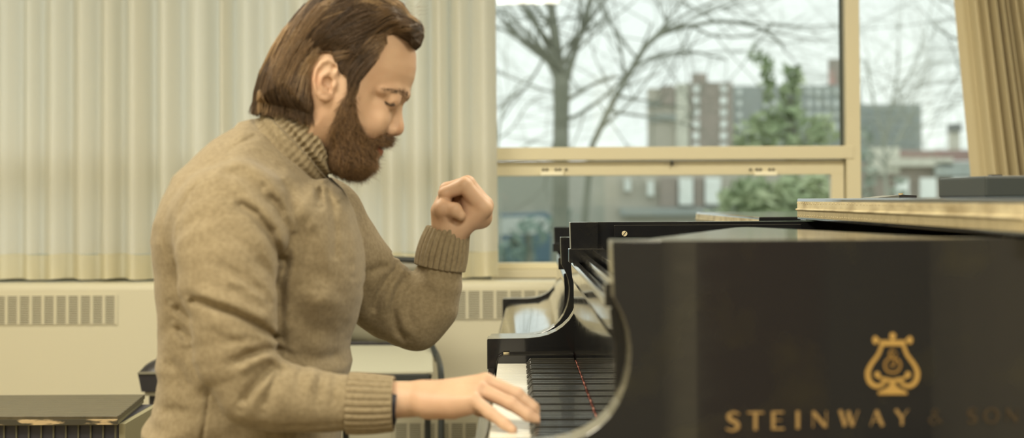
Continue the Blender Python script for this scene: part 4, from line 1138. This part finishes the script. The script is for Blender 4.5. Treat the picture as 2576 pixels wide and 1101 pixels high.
FAR_F = [
 ([(1006, 668), (975, 700), (952, 740), (940, 790)], 7, 8), ([(1030, 685), (1000, 722), (986, 775), (1000, 830), (1030, 862)], 7, 8), ([(1012, 690), (985, 735), (970, 790)], -4, 9),
 ([(990, 672), (955, 672), (915, 690)], 5, 8), ([(1040, 690), (1025, 740), (1025, 790), (1045, 830)], 3, 9), ([(900, 700), (930, 740), (935, 800)], 3, 10), ([(1058, 640), (1060, 700), (1090, 760)], 2.5, 12)]
def sweater(p, core=False):
    W = np.interp(p[:, 2], [P(500, y, YT).z for y in (1150, 1000, 850, 700, 560, 450, 380, 310)], [.195, .185, .175, .185, .205, .19, .15, .10])
    d = inflate(p, torsopoly, YT, W, .105, 2.3)
    # the shoulders roll inwards towards the neck
    arm = chain(p, sub_chain(RA, 2)); fore = chain(p, RF)
    sl = smin(arm, fore, .016)
    d = smin(d, sl, .022)
    la = smin(chain(p, sub_chain(LA, 2)), chain(p, LF), .022)
    d = smin(d, la, .018)
    if core: return d
    q = seen_px(p)
    near = p[:, 1] < 2.56
    disp = np.zeros(len(p))
    for fl_, sel in ((NEAR_F, near), (FAR_F, (p[:, 1] > 2.50) & (q[:, 0] > 885))):
        ii = np.nonzero(sel & (np.abs(d) < .03))[0]
        if not len(ii): continue
        qq = q[ii]
        for pts, amp, w_ in fl_:
            bb = np.array(pts); m_ = (qq[:, 0] > bb[:, 0].min()-3*w_) & (qq[:, 0] < bb[:, 0].max()+3*w_) & (qq[:, 1] > bb[:, 1].min()-3*w_) & (qq[:, 1] < bb[:, 1].max()+3*w_)
            if m_.any():
                dd = seg_fold(qq[m_], pts)
                # fade towards both ends
                L0 = np.hypot(*(qq[m_]-bb[0]).T); L1 = np.hypot(*(qq[m_]-bb[-1]).T)
                fade = np.clip(np.minimum(L0, L1)/(2.2*w_), .15, 1)
                disp[ii[m_]] += (1.15 if amp > 0 else 1.4)*min(amp, 10)*.001*np.exp(-(dd/(w_*1.3))**2)*fade
    d = d+disp
    # soft unevenness of knitted cloth
    d = d+.0012*np.sin(p[:, 0]*55+2*np.sin(p[:, 2]*40))*np.sin(p[:, 2]*48+1.5*np.sin(p[:, 1]*37))
    # cuffs are separate: cut the sleeves where they start
    for (a, b) in (((884, 1013, 2.248), (905, 1013, 2.249)), ((1106, 668, 2.738), (1110, 645, 2.738))):
        A_ = np.array(W3(*a)); n_ = np.array(W3(*b))-A_; n_ /= np.linalg.norm(n_)
        r = np.linalg.norm(p-A_, axis=1)
        d = np.where(r < .085, np.maximum(d, (p-A_)@n_), d)
    return d
def body_under(p):
    tp = torsopoly_in
    sc = sweater(p, True)
    d = inflate(p, tp, YT, .165, .09, 2.2)
    sh = lambda pts, k: [(x, y, z, r*k) for (x, y, z, r) in pts]
    d = smax(d, sc+.022, .01)
    a = smin(chain(p, sh(RA, .66)), chain(p, sh(RF, .62)), .02)
    a = smax(a, sc+.020, .004)
    a = smin(a, chain(p, [W3(880, 1010, 2.248, 42), W3(985, 1006, 2.252, 43)]), .01)
    b = smax(smin(chain(p, sh(LA, .62)), chain(p, sh(LF, .70)), .02), sc+.022, .004)
    b = smin(b, chain(p, [W3(1108, 690, YL, 42), W3(1114, 640, YL, 44)]), .01)
    return smin(smin(d, a, .02), b, .02)
torsopoly_in = pxs([(800, 470), (840, 500), (875, 600), (885, 720), (870, 850), (860, 1000), (840, 1150), (700, 1180), (500, 1170), (430, 1080), (440, 960), (440, 800), (430, 620), (450, 520), (500, 430), (600, 350), (680, 330), (740, 380)], YT)
eh = P(860, 420, YM)
def body(p):
    d = body_under(p)
    m_ = p[:, 2] > P(800, 620, YM).z
    o = d.copy()
    i = m_ & (p[:, 0] < P(1100, 300, YM).x)
    if i.any():
        fc = face(p[i]); s_ = (p[i]-np.array(P(722, 392, YM)))@np.array((.717, 0, .697))
        w_ = s_ < 0
        if w_.any():
            f2 = fc[w_]; f2 = smax(f2, sweater(p[i][w_], True)+.018, .006); fc[w_] = f2
        o[i] = smin(d[i], fc, .004)
    A_ = np.array(W3(1150, 1010, 2.25)); i = np.linalg.norm(p-A_, axis=1) < .20
    if i.any(): o[i] = smin(o[i], hand_r(p[i]), .006)
    A_ = np.array(W3(1160, 540, YL)); i = np.linalg.norm(p-A_, axis=1) < .13
    if i.any(): o[i] = smin(o[i], hand_l(p[i]), .006)
    return o
# ---------------------------------------------------------------- materials
def skin_mat():
    m = mat('warm skin', (.64, .42, .28), .52, sss=.12, bump=(420, .12, .0006))
    nt = m.node_tree; N = nt.nodes; L = nt.links; b = N['Principled BSDF']
    tc = N.new('ShaderNodeTexCoord'); n = N.new('ShaderNodeTexNoise'); n.inputs['Scale'].default_value = 22; L.new(tc.outputs['Object'], n.inputs[0])
    r = N.new('ShaderNodeValToRGB'); r.color_ramp.elements[0].position = .35; r.color_ramp.elements[0].color = (.61, .41, .275, 1)
    r.color_ramp.elements[1].position = .7; r.color_ramp.elements[1].color = (.55, .345, .225, 1)
    L.new(n.outputs[0], r.inputs[0])
    # redder at lips, nose tip, ears: patches of the skin itself
    cur = r.outputs[0]
    def patch(c, rad, col, amt):
        nonlocal cur
        vm = N.new('ShaderNodeVectorMath'); vm.operation = 'SUBTRACT'; L.new(tc.outputs['Object'], vm.inputs[0]); vm.inputs[1].default_value = c
        sc_ = N.new('ShaderNodeVectorMath'); sc_.operation = 'DIVIDE'; L.new(vm.outputs[0], sc_.inputs[0]); sc_.inputs[1].default_value = rad
        ln = N.new('ShaderNodeVectorMath'); ln.operation = 'LENGTH'; L.new(sc_.outputs[0], ln.inputs[0])
        mr = N.new('ShaderNodeMapRange'); mr.interpolation_type = 'SMOOTHSTEP'; L.new(ln.outputs['Value'], mr.inputs[0]); mr.inputs[1].default_value = .6; mr.inputs[2].default_value = 1.0; mr.inputs[3].default_value = amt; mr.inputs[4].default_value = 0
        mx = N.new('ShaderNodeMix'); mx.data_type = 'RGBA'; L.new(mr.outputs[0], mx.inputs[0]); L.new(cur, mx.inputs[6]); mx.inputs[7].default_value = (*col, 1); cur = mx.outputs[2]
    patch(tuple(P(957, 376, YM)), (.011, .026, .012), (.45, .12, .08), .75)
    patch(tuple(P(1008, 328, YM)), (.018, .02, .016), (.56, .29, .18), .35)
    patch(tuple(P(815, 205, YM)), (.022, .12, .034), (.60, .28, .17), .45)
    L.new(cur, b.inputs['Base Color'])
    return m
SKIN = skin_mat()
def wool(name, c1, c2):
    m = mat(name, c1, .95, noise=(160, c2, .35, .7), sheen=.08)
    nt = m.node_tree; N = nt.nodes; L = nt.links; b = N['Principled BSDF']
    tc = N.new('ShaderNodeTexCoord')
    n1 = N.new('ShaderNodeTexNoise'); n1.inputs['Scale'].default_value = 700; n1.inputs['Detail'].default_value = 3; L.new(tc.outputs['Object'], n1.inputs[0])
    n2 = N.new('ShaderNodeTexNoise'); n2.inputs['Scale'].default_value = 28; n2.inputs['Detail'].default_value = 5; L.new(tc.outputs['Object'], n2.inputs[0])
    b1 = N.new('ShaderNodeBump'); b1.inputs['Strength'].default_value = .35; b1.inputs['Distance'].default_value = .0012; L.new(n1.outputs[0], b1.inputs['Height'])
    b2 = N.new('ShaderNodeBump'); b2.inputs['Strength'].default_value = .35; b2.inputs['Distance'].default_value = .006; L.new(n2.outputs[0], b2.inputs['Height']); L.new(b1.outputs[0], b2.inputs['Normal'])
    L.new(b2.outputs[0], b.inputs['Normal'])
    return m
WOOL = wool('tan wool knit', (.225, .175, .102), (.30, .24, .147))
TROU = mat('olive grey trousers', (.20, .19, .12), .9, bump=(400, .3, .001))
# ---------------------------------------------------------------- person objects
def to_px_box(): pass
me_b, vb, qb = mesh_sdf(body, (-.62, 2.17, .62), (.02, 2.80, 1.42), .0022 if HI else .004, 'person')
person = link('person', me_b, SKIN)
tag(person, 'bearded man with long brown hair in a tan turtleneck, playing piano, one fist raised', 'person')
me_s, vs2, qs2 = mesh_sdf(sweater, (-.66, 2.12, .58), (-.02, 2.86, 1.24), .0028 if HI else .005, 'sweater')
swe = link('sweater', me_s, WOOL, person)
swe['label'] = 'tan wool turtleneck sweater'
# cuffs: ribbed tubes
def cuff(name, path, nrib, parent, amp=.0014):
    mb = MB(); pts = [np.array(q) for q in path]; m = len(pts)
    cp = [np.array(q) for q in catmull(pts, 6)]; K = len(cp); n = nrib*8
    def fn_(u, v):
        i = min(int(round(v*(K-1))), K-1)
        c = Vector(cp[i][:3]); a = Vector(cp[min(i+1, K-1)][:3])-Vector(cp[max(i-1, 0)][:3]); a.normalize()
        x = a.cross(Vector((0, 1, 0))).normalized(); y = Vector((0, 1, 0)); y = (y-a*y.dot(a)).normalized()
        th = 2*PI*u; e = min(v, 1)
        rr = cp[i][3]+amp*(math.cos(th*nrib)-.4)*(1 if v < .9 else .35)
        return c+x*math.cos(th)*rr+y*math.sin(th)*rr*(cp[i][4] if len(cp[i]) > 4 else 1)
    mb.grid(fn_, n, K-1)
    o = mb.build(name, WOOL, parent, weld=True)
    md = o.modifiers.new('s', 'SOLIDIFY'); md.thickness = .003; md.offset = -1
    return o
def W5(px, py, Y, r, k=1.0): return (*W3(px, py, Y), r*Y/F, k)
cuff('cuff', [W5(876, 1013, 2.248, 71), W5(900, 1014, 2.248, 71.5), W5(940, 1015, 2.249, 69), W5(975, 1015, 2.250, 65), W5(991, 1015, 2.250, 63)], 26, swe)
cuff('cuff', [W5(1106, 672, 2.739, 60), W5(1111, 645, 2.738, 61), W5(1118, 615, 2.737, 58), W5(1126, 586, 2.736, 52), W5(1127, 582, 2.736, 51)], 26, swe)
# rolled turtleneck
def collar():
    mb = MB(); C0 = P(730, 383, YM); px = YM/F
    ax = Vector((.717, 0, .697)); ex = Vector((.697, 0, -.717)); ey = Vector((0, 1, 0))
    prof = [(-6, .96), (-14, 1.02), (-15, 1.10), (-6, 1.14), (8, 1.15), (20, 1.14), (31, 1.12), (35, 1.01), (41, 1.02), (52, 1.05), (64, 1.0), (74, .95), (82, .90), (87, .85), (86, .80), (78, .78), (60, .78), (30, .78)]
    pc = catmull([(a, b, 0) for a, b in prof], 4); K = len(pc)
    def fn_(u, v):
        i = min(int(round(v*(K-1))), K-1); off, rs = pc[i][0], pc[i][1]
        th = 2*PI*u
        side = .62+.38*abs(math.sin(th))**1.5+.22*max(0, -math.cos(th))**3
        s = max(0, min(1, (off-30)/15))*(1 if i < K*.86 else 0)
        wob = .0018*math.sin(3*th+off*.06)+.0012*math.sin(7*th+off*.1)
        rib = (.0016*s+.0004)*math.cos(44*th+off*.02*math.sin(2*th))
        fold = .0022*math.sin(off*.23+2.1*math.sin(th*1.5)) if off > 30 and s > 0 else .0012*math.sin(off*.2+th)
        a = 104*px*rs+rib+wob+fold; b = 100*px*rs*.99+rib+wob+fold
        return C0+ax*(off*side*px)+ex*(a*math.cos(th))+ey*(b*math.sin(th))+Vector((0, 0, 0))
    mb.grid(fn_, 720, K-1)
    return mb.build('turtleneck_collar', WOOL, swe, weld=True)
collar()
# wrist band under the near cuff
wbnd = MB().tube([W3(986, 1015, 2.250), W3(999, 1016, 2.250)], .0285, 32).build('wristband', mat('dark strap', (.02, .018, .03), .5), person)
# trousers, shoes (below the picture)
def legs(p):
    d = None
    for s, Yh in ((-1, 2.40), (1, 2.62)):
        l = chain(p, [W3(560, 1235, Yh, 130), (P(960, 1215, Yh+s*.02).x, Yh+s*.02, P(960, 1215, Yh).z, .068), (-.26, Yh+s*.03, .58, .062)])
        l2 = chain(p, [(-.26, Yh+s*.03, .57, .062), (-.24, Yh+s*.03, .30, .056), (-.24, Yh+s*.03, .10, .062)])
        l = smin(l, l2, .02); d = l if d is None else smin(d, l, .03)
    d = smin(d, ell(p, (P(560, 1230, 2.51).x, 2.51, P(560, 1230, 2.51).z), (.15, .17, .085)), .04)
    return smax(d, .535-p[:, 2]-(p[:, 0] > -.36)*1.0, .004)
me_l, _, _ = mesh_sdf(legs, (-.70, 2.22, .04), (-.10, 2.82, .80), .006, 'trousers')
link('trousers', me_l, TROU, person)
for s, Yh in ((-1, 2.40), (1, 2.62)):
    def shoe(p, Yh=Yh, s=s):
        d = chain(p, [(-.255, Yh+s*.03, .055, .045), (-.16, Yh+s*.03, .045, .04), (-.05, Yh+s*.04, .035, .034)])
        return smax(d, .002-p[:, 2], .004)
    mesh_, _, _ = mesh_sdf(shoe, (-.34, Yh-.12, -.01), (.02, Yh+.12, .14), .005, 'shoe')
    link('shoe', mesh_, BLK, person)
# his bench
sx = P(520, 1300, 2.5).x
pbn = empty('piano_bench', (sx, 2.5, 0), 'black leather piano bench under the pianist', 'bench')
MB().box((sx-.19, 2.16, .455), (sx+.19, 2.84, .534)).build('seat', BLK, pbn, bevel=.02, seg=4)
MB().box((sx-.17, 2.18, .40), (sx+.17, 2.82, .4545)).build('apron', LAC, pbn, bevel=.003)
for a in (-1, 1):
    for b in (-1, 1):
        MB().box((sx+a*.14-.025, 2.5+b*.29-.025, 0), (sx+a*.14+.025, 2.5+b*.29+.025, .3995)).build('leg', LAC, pbn, bevel=.003)
# ---------------------------------------------------------------- hair
def hair_mat(name, c0, c1, rough=.42):
    m = bpy.data.materials.new(name); m.use_nodes = True; nt = m.node_tree; N = nt.nodes; L = nt.links
    b = N['Principled BSDF']; b.inputs['Roughness'].default_value = rough; b.inputs['Specular IOR Level'].default_value = .4
    hi = N.new('ShaderNodeHairInfo'); r = N.new('ShaderNodeValToRGB'); L.new(hi.outputs['Random'], r.inputs[0])
    r.color_ramp.elements[0].color = (*c0, 1); r.color_ramp.elements[1].color = (*c1, 1)
    e = r.color_ramp.elements.new(.55); e.color = (*[(a+b_)/2 for a, b_ in zip(c0, c1)], 1)
    L.new(r.outputs[0], b.inputs['Base Color']); return m
hairpoly = pxm([(643, 274), (648, 235), (664, 182), (691, 127), (722, 80), (752, 42), (795, -4), (850, -28), (920, -34), (975, -10), (1012, 16), (1032, 46), (1060, 62), (1064, 84), (1055, 112), (1044, 122), (1031, 106), (1000, 99), (965, 104, 1),
                (955, 135, 1), (945, 152, 1), (915, 172, 1), (880, 185, 1), (862, 178, 1), (848, 168, 1), (836, 158, 1), (818, 156, 1), (806, 172, 1), (799, 195, 1), (799, 225, 1), (803, 262, 1), (800, 290, 1), (794, 306, 1), (780, 303, 1), (760, 306, 1), (740, 292, 1), (700, 285), (670, 274)])
burnpoly = pxm([(965, 90, 1), (968, 110, 1), (955, 138, 1), (938, 160, 1), (918, 184, 1), (903, 205, 1), (897, 232, 1), (892, 262, 1), (872, 262, 1), (880, 236, 1), (880, 222, 1), (868, 190, 1), (852, 158, 1), (840, 120, 1)])
def hair_sdf(p):
    Wd = headW(p[:, 0], p[:, 2])+.012
    px_, pz_ = p[:, 0], p[:, 2]
    flare = np.clip((P(800, 150, YM).z-pz_)/.08, 0, 1)*.004
    d = inflate(p, hairpoly, YM, Wd+flare, .050, 2.3)
    lay = smax(face_core(p)-.0045, poly_sd(p[:, 0], p[:, 2], burnpoly), .004)
    return smin(d, lay, .006)
beardpoly = pxm([(876, 232, 1), (896, 228, 1), (894, 262, 1), (897, 296, 1), (908, 326, 1), (920, 345, 1), (934, 350, 1), (948, 341, 1), (966, 338), (980, 346), (981, 355), (974, 361), (958, 363), (948, 368), (945, 376), (948, 383), (945, 391), (941, 398), (935, 420),
                 (907, 441), (873, 441), (846, 431), (830, 420, 1), (822, 378, 1), (826, 335, 1), (840, 302, 1), (852, 272, 1), (864, 250, 1)])
def beard_sdf(p):
    # a layer over the skin inside the outline, fuller at the chin
    sk = face_core(p)
    d2 = poly_sd(p[:, 0], p[:, 2], beardpoly)
    thick = .0025+.0045*np.clip((P(900, 300, YM).z-p[:, 2])/.05, 0, 1)
    lay = smax(sk-thick, d2, .004)
    lay = smax(lay, -(sk+.004), .002)
    chin = inflate(p, pxs_chin, YM, .050, .030, 2.2)
    return smin(lay, chin, .012)
pxs_chin = pxs([(850, 350), (880, 345), (915, 372), (940, 400), (934, 420), (907, 440), (873, 440), (846, 427), (832, 410), (835, 380)], YM, 2)
HBASE = mat('hair mass', (.115, .072, .040), .55)
BBASE = mat('beard mass', (.10, .055, .025), .7)
me_h, vh, qh = mesh_sdf(hair_sdf, (-.45, 2.37, 1.12), (-.13, 2.61, 1.42), .0025, 'hair')
hair = link('hair', me_h, HBASE, person)
me_d, vd, qd = mesh_sdf(beard_sdf, (-.34, 2.40, 1.06), (-.18, 2.58, 1.26), .002, 'beard')
beard = link('beard', me_d, BBASE, person)
def grad(f, p, e=.0008):
    T_ = np.array(((1, -1, -1), (-1, -1, 1), (-1, 1, -1), (1, 1, 1)))
    g = sum(f(p+t*e)[:, None]*t for t in T_)
    return g/(np.linalg.norm(g, axis=1, keepdims=True)+1e-9)
def sample(v, q, n):
    a, b, c, d = (v[q[:, i]] for i in range(4))
    ar = np.linalg.norm(np.cross(b-a, d-a), axis=1); i = rng.choice(len(q), n, p=ar/ar.sum())
    u, w_ = rng.random((2, n, 1))
    return (a[i]*(1-u)+b[i]*u)*(1-w_)+(d[i]*(1-u)+c[i]*u)*w_
def strands(name, P_, rad0, rad1, mat_, parent):
    """P_ : (n, k, 3) strand points"""
    n, k, _ = P_.shape
    hc = bpy.data.hair_curves.new(name); hc.add_curves([k]*n)
    hc.attributes['position'].data.foreach_set('vector', P_.reshape(-1).astype(np.float32))
    r = hc.attributes.get('radius') or hc.attributes.new('radius', 'FLOAT', 'POINT')
    rr = (rad0+(rad1-rad0)*np.linspace(0, 1, k)**2)[None, :]*rng.uniform(.7, 1.3, (n, 1))
    r.data.foreach_set('value', rr.reshape(-1).astype(np.float32))
    hc.materials.append(mat_)
    o = bpy.data.objects.new(name, hc); COL.objects.link(o); o.parent = parent
    return o
def idw(q2, anchors):
    A_ = np.array([a[:2] for a in anchors], float); D_ = np.array([a[2:] for a in anchors], float)
    D_ /= np.linalg.norm(D_, axis=1, keepdims=True)
    w_ = 1/(((q2[:, None, :]-A_[None])**2).sum(2)+200)**1.5
    v = (w_[:, :, None]*D_[None]).sum(1); return v/(np.linalg.norm(v, axis=1, keepdims=True)+1e-9)
def side_px(p):
    q = p.copy(); q[:, 1] = YM-np.abs(q[:, 1]-YM); return seen_px(q)
HFLOW = [(1055, 75, -1, .10), (1045, 110, -.9, -.5), (1000, 70, -1, .25), (960, 95, -1, .30), (950, 40, -1, .45), (900, 130, -1, .75), (900, 60, -.9, .55), (850, 110, -.9, .75), (850, 20, -.9, .5), (790, 90, -.7, .9), (725, 110, -.5, .9),
         (700, 180, -.38, .95), (670, 220, -.3, .95), (655, 260, -.2, 1), (760, 180, -.45, .9), (760, 250, -.1, 1), (792, 200, .0, 1), (795, 285, .05, 1), (700, 260, -.25, 1), (905, 180, -.6, .8), (885, 225, -.3, 1), (930, 150, -.8, .7), (820, 145, -.75, .65)]
nH = 26000 if HI else 8000
root = sample(vh, qh, nH)
NC = 420
cc = root[rng.choice(len(root), NC)]
cl = np.concatenate([np.argmin(((r_[:, None, :]-cc[None])**2).sum(2), axis=1) for r_ in np.array_split(root, 10)])
cdev = rng.normal(0, .15, NC); clift = rng.uniform(-.0010, .0042, NC)
p = root.copy(); K = 18; ln = rng.uniform(.035, .085, len(root))
p = p+grad(hair_sdf, p)*.001
lift0 = clift[cl]+rng.uniform(-.0006, .0014, len(root))
yend = rng.uniform(-5, 9, len(root)); pts_ = []
for k in range(K):
    pts_.append(p.copy())
    sx_ = side_px(p); fl2 = idw(sx_, HFLOW)
    ang = cdev[cl]+.10*np.sin(k*.7+cl)+rng.normal(0, .025, len(p))
    ca, sa = np.cos(ang), np.sin(ang)
    f2 = np.stack([fl2[:, 0]*ca-fl2[:, 1]*sa, fl2[:, 0]*sa+fl2[:, 1]*ca], 1)
    v = np.stack([f2[:, 0], np.zeros(len(p)), -f2[:, 1]], 1)
    g = grad(hair_sdf, p)
    yb3 = np.interp(sx_[:, 0], [640, 736, 800, 830], [276, 292, 314, 314])
    low = (sx_[:, 1] > yb3-22) & (sx_[:, 0] < 830)
    vt = v-g*(v*g).sum(1, keepdims=True); v = np.where(low[:, None], v, vt)
    v /= np.linalg.norm(v, axis=1, keepdims=True)+1e-9
    stop = (sx_[:, 1] > yb3+yend) & (sx_[:, 0] < 830)
    pn_ = p+v*(ln/K)[:, None]*np.where(stop, .02, 1)[:, None]
    dd = hair_sdf(pn_); tgt = lift0*(1-.2*k/K)
    corr = np.where(low, 0, np.clip(tgt-dd, -.004, .004))
    p = pn_+g*corr[:, None]
A_ = np.stack(pts_, 1)
def in_ear(q): return (((q[:, 0]-821)/25)**2+((q[:, 1]-206)/48)**2) < 1
hline = lambda q: np.interp(q[:, 0], [860, 885, 900, 918, 940, 955, 968, 975, 1000, 1031, 1046, 1070], [300, 270, 232, 190, 164, 143, 116, 108, 106, 112, 128, 120])
bad = np.zeros(len(A_), bool); nok = np.zeros(len(A_), int)
for k in range(K):
    q = side_px(A_[:, k]); bad |= in_ear(q) | ((q[:, 0] > 850) & (q[:, 1] > hline(q)+2)) | ((q[:, 0] > 828) & (q[:, 0] < 872) & (q[:, 1] > 176+(q[:, 0]-828)*.35)) | ((q[:, 0] > 806) & (q[:, 0] < 850) & (q[:, 1] > 250))
    nok += ~bad
    if k: A_[bad, k] = A_[bad, k-1]+.00002
keep = nok > 4
tone = rng.random(NC); cp_ = side_px(cc); tone[(cp_[:, 0] > 835) & (cp_[:, 1] > 112)] *= .45; tone[(cp_[:, 1] > 235)] *= .7
HM = [hair_mat('dark brown hair', (.032, .020, .012), (.15, .092, .05), .4), hair_mat('brown hair', (.10, .062, .032), (.32, .205, .11), .38), hair_mat('golden brown hair', (.24, .155, .08), (.52, .36, .20), .36)]
for ti, (a, b) in enumerate(((0, .40), (.40, .74), (.74, 2))):
    m_ = keep & (tone[cl] >= a) & (tone[cl] < b)
    strands('hair_strands', A_[m_], .00022, .00006, HM[ti], hair)
# loose wisps above the forehead
wp = []
for k in range(70):
    a = Vector(P(rng.uniform(975, 1055), rng.uniform(15, 75), YM+rng.uniform(-.03, .03)))
    d_ = Vector((rng.uniform(.2, 1), rng.uniform(-.3, .3), rng.uniform(-.3, .7))).normalized(); s = rng.uniform(.006, .020); c_ = rng.uniform(-.5, .5)
    wp.append([tuple(a+d_*s*t+Vector((0, 0, -c_*s*t*t))) for t in np.linspace(0, 1, 6)])
strands('loose_wisps', np.array(wp), .00012, .00004, HM[1], hair)
# beard strands
BFLOW = [(885, 240, -.1, 1), (875, 290, 0, 1), (860, 330, 0, 1), (900, 340, .3, 1), (850, 390, .1, 1), (880, 420, .2, 1), (920, 400, .5, .9), (935, 410, .6, .8), (960, 352, .75, .7), (930, 360, -.2, 1), (978, 352, .8, .5), (945, 395, .5, .9), (835, 405, -.1, 1), (910, 435, .3, 1)]
def short_strands(name, v, q, n, flow, sdf, l0, l1, lift, mat_, parent, r0=.00016, sel=None, K=6):
    root = sample(v, q, n)
    if sel is not None: root = root[sel(root)]
    n = len(root); g = grad(sdf, root); f2 = idw(side_px(root), flow)
    an = rng.normal(0, .35, n); ca, sa = np.cos(an), np.sin(an)
    vv = np.stack([f2[:, 0]*ca-f2[:, 1]*sa, rng.normal(0, .18, n), -(f2[:, 0]*sa+f2[:, 1]*ca)], 1)
    vv = vv-g*(vv*g).sum(1, keepdims=True)*.9; vv /= np.linalg.norm(vv, axis=1, keepdims=True)
    ln = rng.uniform(l0, l1, n)[:, None]; cu = rng.normal(0, .25, (n, 3))
    pts = [root+(vv+g*lift*(1-.5*t)+cu*t)*ln*t for t in np.linspace(0, 1, K)]
    return strands(name, np.stack(pts, 1), r0, .00004, mat_, parent)
BM = hair_mat('brown beard strands', (.035, .018, .010), (.34, .20, .09), .5)
short_strands('beard_strands', vd, qd, 16000 if HI else 6000, BFLOW, beard_sdf, .007, .014, .50, BM, beard, .00017)
# stubble fading over cheek edge and sideburn
def selb(r):
    q = side_px(r); d_ = poly_sd(r[:, 0], r[:, 2], beardpoly); return (d_ < np.abs(rng.normal(0, .0035, len(r)))) & (d_ > -.012) & (r[:, 0] > P(845, 300, YM).x)
def seln(r):
    return selb(r)
fm = (vb[qb[:, 0]][:, 2] > P(800, 460, YM).z) & (vb[qb[:, 0]][:, 0] < P(1060, 300, YM).x)
qf = qb[fm]
short_strands('stubble', vb, qf, 60000 if HI else 20000, BFLOW, face_core, .002, .006, .35, BM, beard, .00009, sel=selb, K=4)
# eyebrows and lashes
eb = person
def brow(s):
    def sl(r):
        q = side_px(r); t = np.clip((q[:, 0]-962)/(1022-962), 0, 1); cy = 223+t*t*18; hw = 2+7.5*t**1.4
        return (q[:, 0] > 962) & (q[:, 0] < 1026) & (np.abs(q[:, 1]-cy) < hw) & ((r[:, 1]-YM)*s > .001)
    o = short_strands('eyebrow', vb, qf, 150000 if HI else 60000, [(965, 225, -.9, .3), (995, 224, -1, -.1), (1018, 238, -.8, -.7)], face_core, .004, .008, .25, hair_mat('dark brow hair', (.015, .010, .006), (.08, .045, .02)) if s < 0 else bpy.data.materials['dark brow hair'], person, .00016, sel=sl, K=4)
brow(-1); brow(1)
ls = []
for s in (-1, 1):
    c = P(984, 250, YM-.040); ec = Vector((c.x, YM+s*.0325, c.z))
    for k in range(150):
        t = rng.random(); a = np.interp(t, [0, .35, .7, 1], [964, 971, 982, 992]); b = np.interp(t, [0, .35, .7, 1], [248, 257, 263, 260])
        q = P(a, b, YM-.040); dy = math.sqrt(max(.0142**2-(q.x-ec.x)**2-(q.z-ec.z)**2, 4e-6))
        o_ = Vector((q.x, ec.y+s*dy, q.z)); dv = Vector((rng.uniform(-.1, .8), s*.5, -.8)).normalized(); l_ = rng.uniform(.004, .0075)
        ls.append([tuple(o_+dv*l_*u+Vector((.001*u*u, 0, .0010*u*u))) for u in np.linspace(0, 1, 5)])
strands('eyelashes', np.array(ls), .00020, .00006, bpy.data.materials['dark brow hair'], person)
# ================================================================== RENDER SETTINGS THE SCENE NEEDS
vs_ = SC.view_settings; vs_.view_transform = 'Standard'; vs_.look = 'None'; vs_.gamma = 1; vs_.use_curve_mapping = False
vs_.exposure = 0.0
SC.cycles.use_denoising = True
SC.cycles.max_bounces = 6; SC.cycles.transparent_max_bounces = 12
SC.cycles.sample_clamp_indirect = 6
